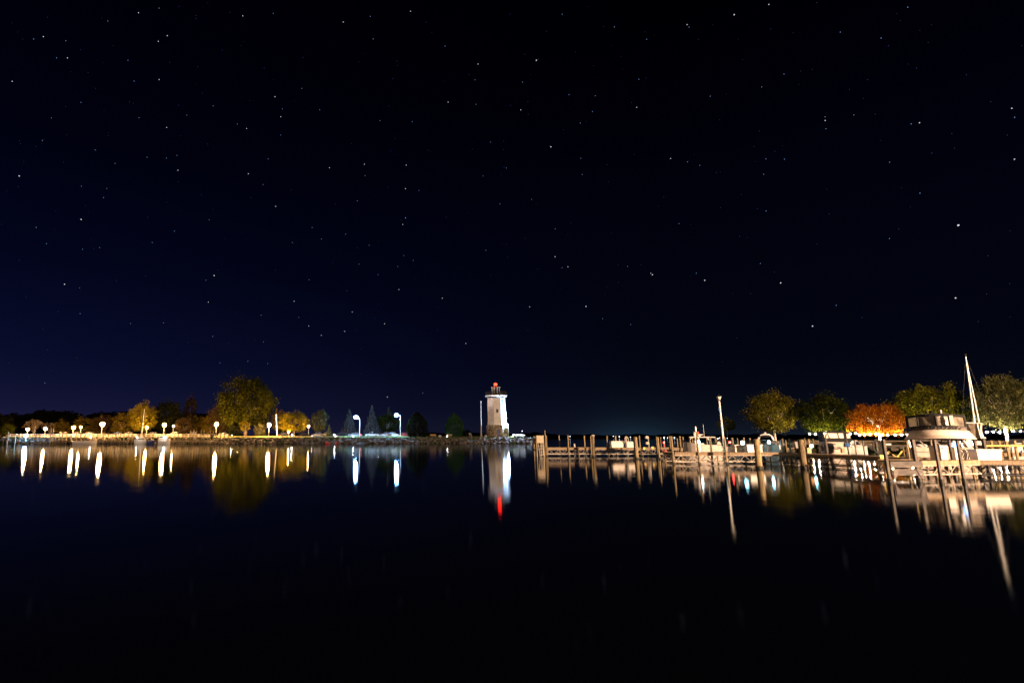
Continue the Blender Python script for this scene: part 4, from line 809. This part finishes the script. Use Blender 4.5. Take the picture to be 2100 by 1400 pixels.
MB().lathe([(.11,ZZ(896)),(.12,ZZ(888)),(.08,ZZ(885.5))], (X(1427.5),-.1,0), 8).build('radar_post', M['white'], b_.t); MB().box(X(1433),-.08,ZZ(891.8),X(1443),.08,ZZ(890)).tube((X(1436),0,ZZ(896)),(X(1436),0,ZZ(891)),.06).build('radar_bar', M['white'], b_.t)
MB().ball((X(1433.5),-.15,ZZ(887)), .07, 1.6, 8).build('red_buoy', M['red'], b_.t)
MB().lathe([(.025,ZZ(895)),(.018,ZZ(870))], (X(1446),.3,0), 6).build('antenna', M['steel'], b_.t)
# 2 low boat behind lamp with red lamp
b_ = Boat('motorboat', 'small dark motorboat with a lit red side lamp right of the tall dock lamp', 1482, 37, yaw=.05); X, ZZ = b_.X, b_.Z
hull(X(1515), X(1462), .7, ZZ(916), 'grey', b_.t); b_.box('windscreen', 1470, 1479, 905, 911, -.45, .45, 'pinkwhite', taper=.08)
MB().tube((X(1490),-.3,ZZ(914)),(X(1494),-.3,ZZ(906.5)),.03).build('lamp_stalk', M['steel'], b_.t); MB().ball((X(1496),-.3,ZZ(906.5)), .075, 1, 8).build('port_lamp', M['navred'], b_.t, True)
MB().box(X(1462),-.5,ZZ(919),X(1488),-.72,ZZ(922)).build('swim_step', M['pinkwhite'], b_.t)
# 3 arch boat (stern on)
b_ = Boat('motorboat', 'motorboat with a curved white arch and outboard, stern to the pier', 1580, 35, yaw=-.1); X, ZZ = b_.X, b_.Z
hull(0, 4.2, (X(1599)-X(1566))/2, ZZ(911), 'pinkwhite', b_.t, 'y')
MB().path([(X(1553),.6,ZZ(905)),(X(1556),.6,ZZ(898)),(X(1560),.6,ZZ(893)),(X(1568),.6,ZZ(890)),(X(1577),.6,ZZ(890.5)),(X(1583),.6,ZZ(895)),(X(1586),.6,ZZ(905)),(X(1589),.6,ZZ(911))], .07).build('arch', M['white'], b_.t)
MB().ball((X(1570),.6,ZZ(887.5)), .08, 1, 8).build('dome', M['white'], b_.t, True); b_.box('bow_cover', 1556, 1582, 892, 896, .5, 1.6, 'black', taper=.05)
b_.box('swim_platform', 1569, 1597, 925, 928, -.35, 0, 'pinkwhite'); MB().path([(X(1575),-.06,ZZ(912)),(X(1576),-.1,ZZ(918)),(X(1573),-.06,ZZ(925))], .03).build('grab_rail', M['chrome'], b_.t)
MB().lathe([(.09,ZZ(925)),(.1,ZZ(913)),(.16,ZZ(911)),(.17,ZZ(904)),(.07,ZZ(902))], (X(1603),-.2,0), 10).build('outboard', M['white'], b_.t)
MB().lathe([(.14,-.03),(.17,0),(.14,.03)], (X(1568),-.05,ZZ(902)), 12).build('horn', M['white'], b_.t)
# 4 houseboat
b_ = Boat('houseboat', 'houseboat with black canopy, bright windows and a name on its white transom', 1716, 40, yaw=.12); X, ZZ = b_.X, b_.Z
hull(0, 6.5, (X(1742)-X(1688))/2, ZZ(917), 'pinkwhite', b_.t, 'y', 'hull', -.2)
b_.box('transom', 1692, 1742, 915, 928, -.1, .15, 'pinkwhite', taper=.01); b_.box('cabin_wall', 1690, 1730, 906, 914.5, -.06, 3, 'pinkwhite')
b_.box('side_panel', 1681, 1689, 906, 925, .3, .5, 'white')
b_.box('canopy_skirt', 1690, 1746, 898, 906, -.12, 3, 'black'); b_.box('canopy_side', 1732, 1737, 886, 898, -.14, 3, 'black')
cr_ = MB(); 
secs = []
for y in (-.18, 3.1): secs.append([(X(u),y,ZZ(v)) for u, v in ((1690,899),(1690,887),(1694,884.5),(1716,883.5),(1735,884.5),(1745,888),(1742,889.5),(1734,886.8),(1716,886),(1694,887),(1692.3,889),(1692.3,899))])
cr_.loft(secs).build('canopy', M['black'], b_.t)
w_ = b_.box('canopy_window', 1692.6, 1731.5, 888, 898, -.1, -.07, 'lit_vinyl'); 
MB().tube((X(1695),-.13,ZZ(898)),(X(1698),-.13,ZZ(888)),.025).tube((X(1703),-.13,ZZ(898)),(X(1700),-.13,ZZ(888)),.025).tube((X(1722),-.13,ZZ(898)),(X(1720),-.13,ZZ(888)),.025).build('window_frame', M['black'], w_)
b_.box('canopy_window', 1737.4, 1744, 889.5, 899, -.1, -.07, 'lit_vinyl')
b_.box('transom_door', 1732, 1741, 908, 916, -.2, -.1, 'blue'); MB().box(X(1722),-.14,ZZ(917.8),X(1723),-.11,ZZ(917)).build('cleat', M['chrome'], b_.t)
text('CALLIA', .26, 'letters', b_.t, (X(1711),-.125,ZZ(919.6))); text('WISCONSIN', .11, 'letters', b_.t, (X(1711),-.125,ZZ(921.6)))
bb = MB()
for i in range(5): bb.box(X(1723.5),-.22,ZZ(918.5+2*i),X(1730),-.2,ZZ(917.8+2*i))
bb.build('boarding_ladder', M['steel'], b_.t); b_.box('tan_cushion', 1724, 1729, 918, 927, -.19, -.12, 'tan')
# 5 cuddy boat
b_ = Boat('motorboat', 'small white cuddy boat with raked windscreen right of the houseboat', 1756, 50, yaw=.05); X, ZZ = b_.X, b_.Z
hull(X(1737), X(1776), .6, ZZ(917), 'white', b_.t); MB().loft([[(x,y,z) for x,z in ((X(1744),ZZ(915)),(X(1748),ZZ(903)),(X(1757),ZZ(902.5)),(X(1767),ZZ(913)),(X(1768),ZZ(915)))] for y in (-.5,.5)]).build('cabin', M['white'], b_.t)
MB().loft([[(x,y,z) for x,z in ((X(1755),ZZ(912)),(X(1755),ZZ(904)),(X(1759),ZZ(905)),(X(1764),ZZ(912)))] for y in (-.53,-.505)]).build('cabin_window', M['glass'], b_.t)
MB().path([(X(1765),-.4,ZZ(913)),(X(1768),-.4,ZZ(904)),(X(1771),-.4,ZZ(905)),(X(1775),-.4,ZZ(914))], .025).build('bow_rail', M['chrome'], b_.t); b_.box('side_scoop', 1743, 1751, 910, 912, -.53, -.505, 'dark')
# 6 flybridge cruiser, seen from astern
b_ = Boat('cabin_cruiser', 'large cream flybridge cruiser with curved brow and dark framed bridge enclosure', 1932, 26, cat='cabin cruiser', yaw=.0); X, ZZ = b_.X, b_.Z
hw = (X(2003)-X(1862))/2; cx = (X(2003)+X(1862))/2
h_ = hull(0, 9.0, hw*.98, ZZ(919), 'pinkwhite', b_.t, 'y', 'hull', -.4); h_.location = (cx,.15,0)
b_.box('transom', 1872, 2000, 917, 941, -.05, .25, 'pinkwhite', taper=.02)
b_.box('rub_rail', 1871, 2001, 925.5, 927, -.09, -.05, 'grey')
def ring(pts_u, vlist, ydep, bow):      # plan outline bulging toward the viewer
    return None
def brow(n, uw0, uw1, v0, v1, bulge, m, par=None, y0=.25, depth=4.6):
    secs = []
    for (wa, wb, v) in ((uw0[0], uw0[1], v0), ((uw0[0]*2+uw1[0])/3, (uw0[1]*2+uw1[1])/3, (v0*2+v1)/3-.6), (uw1[0], uw1[1], v1)):
        row = []; 
        for i in range(25):
            f = i/24; a = (f-.5)*2; u = wa+(wb-wa)*f; row.append((X(u), y0+bulge*(a*a)-bulge*.5, ZZ(v+ (a*a)*2.2)))
        row += [(X(wb)-.02, y0+depth, ZZ(v+2)), (X(wa)+.02, y0+depth, ZZ(v+2))]
        secs.append(row)
    return MB().loft(secs).build(n, M[m], par or b_.t, n == 'hardtop_brow')
brow('hardtop_brow', (1859,2001), (1870,1990), 896, 881, .7, 'pinkwhite', depth=3.4)
brow('brow_edge', (1857.5,2002.5), (1857.5,2002.5), 898, 896.2, .7, 'pinkwhite', y0=.2, depth=3.6)
# bridge coaming (trussy cover), enclosure panels and frames
brow('bridge_coaming', (1871,1988), (1871,1987), 881.5, 873.5, .6, 'timber', y0=.55, depth=1.6)
ec = []; n_ = 18
def bridge_pt(f, v, out=0.): 
    a = (f-.5)*2; u = 1867.5+(1986-1867.5)*f; return (X(u), .45+.9*a*a-.3-out, ZZ(v+a*a*3.))
pan = [(.02,.19),(.22,.505),(.545,.73),(.76,.98)]
bb = MB()
for f0, f1 in pan:
    k = 5; 
    row = lambda v, o: [bridge_pt(f0+(f1-f0)*i/k, v, o) for i in range(k+1)]
    A = row(871.5, 0)+row(852, 0)[::-1]; B = [(x,y+.03,z) for x,y,z in A]; 
    pm = MB().loft([A, B]).build('clear_panel', M['vinyl'], b_.t)
fr = MB()
for f in (0,.205,.525,.745,1): 
    p0 = bridge_pt(f, 873, .03); p1 = bridge_pt(f, 850.5, .03); fr.tube(p0, p1, .06 if f not in (.745,) else .04, None, 6)
for v, r_ in ((873,.05),(850.5,.07)):
    fr.path([bridge_pt(i/14, v, .03) for i in range(15)], r_)
for sx_ in (0,1):
    p0 = Vector(bridge_pt(sx_, 850.5, .0)); p1 = Vector(bridge_pt(sx_, 873, 0)); fr.tube(p0, p0+Vector((0,1.3,0)), .045).tube(p1, p1+Vector((0,1.3,0)), .04).tube(p0+Vector((0,1.3,0)), p1+Vector((0,1.3,0)), .04)
fr.build('enclosure_frame', M['black'], b_.t)
zt = []
for y_, dz in ((0,0),(.7,.04),(1.4,0)):
    zt.append([tuple(Vector(bridge_pt(i/14, 850.2-1.4*(1-((i-7)/7)**2), .05))+Vector((0,y_,dz))) for i in range(15)]+[tuple(Vector(bridge_pt(i/14, 849.4-1.8*(1-((i-7)/7)**2), .05))+Vector((0,y_,dz))) for i in range(14,-1,-1)])
MB().loft(zt).build('bimini_top', M['black'], b_.t)
bb = MB()
for i in range(16): f = .03+i*.06; p0 = bridge_pt(f, 879, .12); p1 = bridge_pt(min(1,f+.045), 874, .12); bb.tube(p0, p1, .018, None, 4); p2 = bridge_pt(f+.02, 879, .12); bb.tube(p1, p2, .018, None, 4)
bb.build('rail_lattice', M['dark'], b_.t)
MB().tube((X(1943),1.5,ZZ(849)),(X(1942.5),1.5,ZZ(838.5)),.035,.03).build('anchor_light', M['white'], b_.t)
b_.box('red_cushion', 1899, 1918, 850.5, 852.5, .35, .5, 'red')
MB().box(X(1961)-.09,.0,ZZ(871),X(1961)+.06,.1,ZZ(852)).build('white_curtain', M['white'], b_.t)
# aft cockpit uprights, rails, black sheet painted as the shade inside
b_.box('cockpit_shade_sheet', 1868, 1996, 898, 917, 1.4, 1.5, 'dark')
bb = MB()
for u0,v0,u1,v1 in ((1888,903,1899,916),(1919,903,1930,914),(1946,903,1950,914),(1869,903,1931,903),(1934,904,1950,904.5),(1967,904,1972,916),(1976,903,1984,917),(1990,904,1993,917),(1866,903,1867,917)):
    bb.tube((X(u0),.1,ZZ(v0)),(X(u1),.1,ZZ(v1)),.04,None,5)
bb.build('cockpit_rails', M['chrome'], b_.t)
for u0,u1,v0 in ((1875,1904,911),(1950,1962,913),(1974,1996,913)):
    b_.box('cockpit_seat', u0, u1, v0, 917, .2, .9, 'white', taper=.05)
bb = MB()
for k, (u, w_) in enumerate(((1978,2),(1983,3),(1987,2))): bb.lathe([(.05*w_,ZZ(917)),(.07*w_,ZZ(908)),(.03*w_,ZZ(900))], (X(u),.5,0), 7)
bb.build('draped_cover', M['white'], b_.t); MB().lathe([(.09,-.03),(.12,0),(.09,.03)], (X(1969),.0,ZZ(909)), 12).build('coiled_line', M['white'], b_.t)
b_.box('exhaust_port', 1992, 1996, 931, 934.5, -.09, -.05, 'dark')
bb = MB()
for u0,v0,u1,v1 in ((1967,918,1975,927),(1975,927,1969,938),(1979,920,1983,927),(1983,927,1978,940)): bb.tube((X(u0),-.1,ZZ(v0)),(X(u1),-.1,ZZ(v1)),.025,None,4)
bb.build('fender_lines', M['dark'], b_.t)
# 7 sailboat
b_ = Boat('sailboat', 'sailboat with a tall bare mast and rolled sail beside the cruiser', 2008, 31, cat='sailboat'); X, ZZ = b_.X, b_.Z
hull(-1, 6.5, (X(2030)-X(1990))/2, 1.0, 'white', b_.t, 'y'); zt = Z(730,31)
MT = b_.W(1980.5,731); MBs = b_.W(1999.5,872); MB().tube(MBs, MT, .045, .03, 10).build('mast', M['alu'], b_.t)
MB().tube(b_.W(2008.5,868),b_.W(1981.5,737),.038,.016).build('furled_sail', M['white'], b_.t)
MB().tube(b_.W(1972,868),MT,.006,None,4).tube(b_.W(2034,868),MT,.006,None,4).build('stays', M['dark'], b_.t)
MB().tube(MT,b_.W(1978,726),.012,None,4).tube(MT,b_.W(1981,725),.012,None,4).build('masthead_aerial', M['dark'], b_.t)
dd = MB().hexa([(X(1994),-.8,ZZ(899)),(X(2020),-.8,ZZ(899)),(X(2020),.6,ZZ(899)),(X(1994),.6,ZZ(899))], [(X(1990),-.9,ZZ(868)),(X(2020),-.9,ZZ(868)),(X(2020),.7,ZZ(868)),(X(1990),.7,ZZ(868))]).build('dodger', M['vinyl'], b_.t)
MB().hexa([(X(1987),-1.0,ZZ(868)),(X(2024),-1.0,ZZ(869.5)),(X(2024),.8,ZZ(869.5)),(X(1987),.8,ZZ(868))], [(X(1989),-.95,ZZ(865.5)),(X(2022),-.95,ZZ(867.5)),(X(2022),.75,ZZ(867.5)),(X(1989),.75,ZZ(865.5))]).build('dodger_roof', M['white'], b_.t)
MB().hexa([(X(1994),-.84,ZZ(899)),(X(2000),-.84,ZZ(899)),(X(2000),-.8,ZZ(899)),(X(1994),-.8,ZZ(899))], [(X(1989.5),-.94,ZZ(869)),(X(1994),-.94,ZZ(869)),(X(1994),-.9,ZZ(869)),(X(1989.5),-.9,ZZ(869))]).build('dark_flap', M['black'], dd)
MB().path([(X(2020),-.92,ZZ(869)),(X(2016),-.92,ZZ(884)),(X(2019),-.92,ZZ(898)),(X(2024),-.92,ZZ(897))], .05).path([(X(2012),-.92,ZZ(869)),(X(2013),-.92,ZZ(885)),(X(2015),-.92,ZZ(899))], .03).build('support_tubes', M['alu'], b_.t)
b_.box('cockpit', 1998, 2022, 904, 912, -.9, .8, 'white')
# 8 white transom with script at right edge
b_ = Boat('motorboat', 'white motorboat at the right frame edge with blue script on its transom', 2096, 29.5, yaw=.1); X, ZZ = b_.X, b_.Z
hull(0, 5, (X(2120)-X(2072))/2, ZZ(913), 'pinkwhite', b_.t, 'y'); b_.box('transom', 2074, 2118, 911, 935, -.08, .1, 'white', taper=.02); b_.box('cover', 2080, 2118, 900, 911, 0, 3, 'black', taper=.15); b_.box('cover_rail', 2083, 2118, 908, 909.5, -.1, 0, 'white')
text("'Wha", .42, 'navy', b_.t, (X(2094),-.09,ZZ(933)), italic=.5)
b_ = Boat('motorboat', 'small boat with dark netting bag between the third and fourth orange-rail posts', 2071, 30.5); X, ZZ = b_.X, b_.Z
hull(0, 4, (X(2082)-X(2062))/2, ZZ(924), 'pinkwhite', b_.t, 'y'); b_.box('cockpit_cover', 2066, 2078, 918, 924, .1, 1.6, 'letters', taper=.05)
# left marina boats
b_ = Boat('sailboat', 'small white sailboat with a slim mast below the yellow-lit tree on the left', 288, 137.5, cat='sailboat', group='boats of the left marina'); X, ZZ = b_.X, b_.Z
hull(X(300), X(276), .9, ZZ(901.5), 'white', b_.t); MB().tube((X(290),0,ZZ(900)),(X(291),0,ZZ(838)),.12,.07).build('mast', M['alu'], b_.t); MB().hexa([(X(282),-.6,ZZ(899)),(X(296),-.6,ZZ(899)),(X(296),.6,ZZ(899)),(X(282),.6,ZZ(899))],[(X(284),-.5,ZZ(896)),(X(294),-.5,ZZ(896)),(X(294),.5,ZZ(896)),(X(284),.5,ZZ(896))]).build('cabin', M['white'], b_.t)
b_ = Boat('motorboat', 'long low open boat moored below the close amber lamp pair', 172, 134.5, group='boats of the left marina'); X, ZZ = b_.X, b_.Z
hull(X(150), X(198), 1.0, ZZ(904), 'white', b_.t); b_.box('thwart', 165, 175, 902.5, 905, -.8, .8, 'timber')
b_ = Boat('motorboat', 'boxy white motorboat brightly lit below the third bright amber lamp', 336, 136.5, group='boats of the left marina'); X, ZZ = b_.X, b_.Z
hull(X(325), X(349), 1.0, ZZ(901), 'white', b_.t); b_.box('cabin', 326, 343, 893, 899.5, -.8, .8, 'white', taper=.1); b_.box('cabin_window', 328, 340, 894.5, 897, -.86, -.78, 'glass')
b_ = Boat('motorboat', 'small dark-hulled motorboat left of the boxy white one', 309, 136, group='boats of the left marina'); X, ZZ = b_.X, b_.Z
hull(X(302), X(317), .8, ZZ(903), 'navy', b_.t); b_.box('windscreen', 304, 310, 898.5, 901, -.6, .6, 'glass', taper=.1)
# ------------------------------------------------------------------ string of lamps under the right-hand trees
def string_lights(label, us, v0, Y0, Y1, u0, u1):
    pts = []
    def pt(u, v=None):
        f = (u-u0)/(u1-u0); Y = Y0+(Y1-Y0)*f; return P(u, v if v else v0, Y)
    o = pt(us[0]); t = thing('string_lights', label, 'string lights', (o.x, o.y/YS, o.z), 0, 'strings of bulbs in the park')
    W_ = MB()
    for a, b in zip(us, us[1:]):
        pa, pb = pt(a)-o, pt(b)-o; m = (pa+pb)/2-Vector((0,0,.06)); W_.path([pa+Vector((0,0,.12)), m+Vector((0,0,.1)), pb+Vector((0,0,.12))], .012, 4)
    W_.build('cable', M['black'], t)
    me = MB().ball((0,0,0), .062, 1.15, 10).mesh('bulb', M['bulb'], True); sk = MB().lathe([(.04,.08),(.045,.15),(.02,.17)], n=8).mesh('socket', M['black'])
    for u in us:
        q = bpy.data.objects.new('bulb', me); COL.objects.link(q); q.parent = t; q.location = pt(u+rnd.uniform(-1.5,1.5), v0+rnd.uniform(-2.6,1.6))-o; s = bpy.data.objects.new('socket', sk); COL.objects.link(s); s.parent = q
string_lights('string of round bulbs from behind the houseboat to the orange maple', [1662,1672,1682,1692,1745,1754,1763,1772,1785,1795], 891, 67.5, 62.3, 1661, 1794)
string_lights('string of round bulbs from the orange maple to the cruiser', [1808,1821,1837,1848,1860], 891, 62.3, 61, 1803, 1866)
string_lights('string of round bulbs at the right edge behind the sailboat', [2024,2037,2050,2063,2078,2092,2108], 886, 57.5, 57.5, 2026, 2115)
for u, l, w in [(1735,'added dark hedge blocking light below the left string of bulbs', 6.5), (1845,'added dark hedge blocking light between the maple trunk and the cruiser', 5.5), (2050,'added dark hedge blocking light below the right string of bulbs', 5.5)]:
    Y = {1735:58.5, 1845:55.5, 2050:49.5}[u]; p = P(u,905,Y); t = thing('hedge', l, 'hedge', (p.x,Y,LR), 0, 'added dark hedges in the park'); b = crown_round(u, 70, 55, .05); b.v = [(x*w, y*.8, .2+z*.33) for x,y,z in b.v]
    b.build('foliage', LM['dark'], t); MB().box(-w*.9,-.15,0,w*.9,.15,.5).build('stems', M['bark'], t)  # hedges added to darken the strip below the bulbs and block their light
# ------------------------------------------------------------------ small things round the lighthouse
def bench(label, u, Y, m='board', group='benches on the lighthouse point'):
    p = P(u,895,Y); t = thing('park_bench', label, 'bench', (p.x,Y,LZ), 0, group)
    MB().box(-.95,-.25,.42,.95,.2,.48).build('seat', M[m], t); MB().hexa([(-.95,.2,.5),(.95,.2,.5),(.95,.25,.5),(-.95,.25,.5)],[(-.95,.32,.95),(.95,.32,.95),(.95,.36,.95),(-.95,.36,.95)]).build('backrest', M[m], t)
    for x in (-.8,.8): MB().box(x-.04,-.2,0,x+.04,.2,.42).build('leg', M['dark'], t)
bench('pale bench right of the lighthouse', 1058, 150.3); bench('pale bench left of the green-lit cedar', 921, 149.2); bench('tan bench right of the black egg-shaped cedar', 888, 151, 'tan'); bench('pale bench far right on the tip of the point', 1071, 152)
def sculpture():
    p = P(965,895,149.4); t = thing('sculpture', 'small white curved sculpture beside the round low bush', 'sculpture', (p.x,149.4,LZ)); MB().path([(-.5,0,.9),(-.35,0,1.35),(0,0,1.3),(.25,0,.8),(.5,0,0)], .09).path([(-.1,0,1.3),(-.3,0,.5)], .07).build('figure', M['white'], t)
sculpture()
for u, l, s in [(902,'low white boulder group right of the black cedar',.5), (996,'white signboard-like stone left of the lighthouse base',.45)]:
    p = P(u,895,148.6); t = thing('boulder', l, 'boulder', (p.x,148.6,LZ), 0, 'white boulders on the point'); b = MB().ball((0,0,.3), s, .8, 9); b.v = [(x*rnd.uniform(.85,1.25),y,z*rnd.uniform(.8,1.2)) for x,y,z in b.v]; b.build('stone', M['white'], t)
def ground_flood(label, u, v, Y, col, pw, lens):
    p = P(u,v,Y); t = thing('ground_light', label, 'ground light', (p.x,Y,max(LZ if p.x<20 else LR, .1)), 0, 'small ground lights')
    MB().lathe([(.1,0),(.1,.2),(.16,.28)], n=10).build('housing', M['dark'], t); MB().ball((0,0,.32), .09, .6, 10).build('lens', M[lens], t, True)
ground_flood('small ground light under the cedar left of the lighthouse', 917, 896, 150, None, 0, 'head')
ground_flood('small cool light standing for a car headlight right of the small dark conifer', 640, 896, 150, None, 0, 'head')  # stands in for a car headlight
ground_flood('small cool light standing for a car headlight left of the dark estate car', 688, 896, 150, None, 0, 'head')  # in place of the headlight of the car beside it
ground_flood('small ground light by the left spruce', 724, 896, 149.5, None, 0, 'head')
# channel marker by the lighthouse shore, small red and cyan far lamps
def far_lamp(label, u, v, Y, m, r, group='far lamps across the lake'):
    p = P(u,v,Y); z = p.z; t = thing('far_lamp', label, 'far lamp', (p.x,Y,0), 0, group)
    MB().tube((0,0,0),(0,0,z),r*.25).build('pole', M['dark'], t); MB().ball((0,0,z), r*.62, 1, 8).build('lens', M[m], t, True)
FL = [(1071,883.5,'far_w',1.5,'single white far lamp right of the lighthouse'), (1169,894.5,'far_w',1.2,'far lamp just right of the second pier post'), (1258,894,'far_w',1.1,'far lamp above the large white storage box, left one'), (1270,895,'far_w',1.6,'far lamp above the large white storage box, right one'),
 (1293,895.5,'far_w',1.3,'far lamp left of the second piling'), (1362,896.5,'far_w',2.3,'brightest far lamp, between the posts before the middle section'), (1369,897,'far_y',1.4,'amber far lamp right of the brightest far lamp'), (1383,896.5,'far_w',1.6,'far lamp left of the hardtop boat'),
 (1472,899,'far_w',2.4,'bright far lamp left of the tall dock lamp'), (1476,897,'far_y',1.2,'amber far lamp left of the tall dock lamp'), (1492,898,'far_w',1.5,'far lamp right of the tall dock lamp')]
for u,v,m,r,l in FL: far_lamp(l,u,v,1370,m,r)
p = P(1361.5,907,60); t = thing('channel_marker', 'small red-lit buoy on the water behind the pier', 'buoy', (p.x,60,0)); MB().lathe([(.3,-.2),(.3,.2),(.1,.4),(.08,p.z-.1)], n=10).build('float', M['red'], t); MB().ball((0,0,p.z), .1, 1, 8).build('lens', M['tail'], t)
p = P(681,903,146.3); t = thing('channel_marker', 'low floating red light bar on the water below the rocks', 'buoy', (p.x,144.6,0)); MB().box(-1.9,-.1,-.1,1.9,.1,.22).build('float', M['dark'], t); MB().box(-1.8,-.13,.24,1.8,.1,.30).build('light_strip', em('lit_red_strip', (1,.02,.01), 2.5), t)
dpost('marker_post', 'short white marker post in the water right of the second pier post', 1178, 909.5, None, 60, .12, 'white')
# ------------------------------------------------------------------ lamps on the near shore beside the viewer (they light the pier)
def shore_lamp(label, x, y, h, power, r=.35):
    t = thing('street_lamp', label, 'street lamp', (x,y,.8), 0, 'warm lamps on the near shore')
    MB().lathe([(.18,0),(.18,.4),(.1,.5),(.08,h-.3)], n=12).build('pole', M['alu'], t); MB().path([(0,0,h-.3),(0,.5,h+.15),(0,1.2,h+.2)], .06).build('arm', M['alu'], t)
    MB().hexa([(-.25,.9,h+.1),(.25,.9,h+.1),(.25,1.7,h+.1),(-.25,1.7,h+.1)], [(-.18,.95,h+.28),(.18,.95,h+.28),(.18,1.6,h+.28),(-.18,1.6,h+.28)]).build('lamp_head', M['grey'], t)
    l = MB().box(-.2,.95,h+.06,.2,1.65,h+.1).build('lens', em('lit_near_lens', (1,.66,.4), 40), t)
    point(t, 'lamp_light', (0,1.3,h-.3), power, (1,.64,.39), r)
shore_lamp('tall warm lamp on the near shore right of the viewer', 50, -20, 10.5, 780000)
shore_lamp('second warm lamp on the near shore behind the viewer', 4, -24, 9.5, 25000)
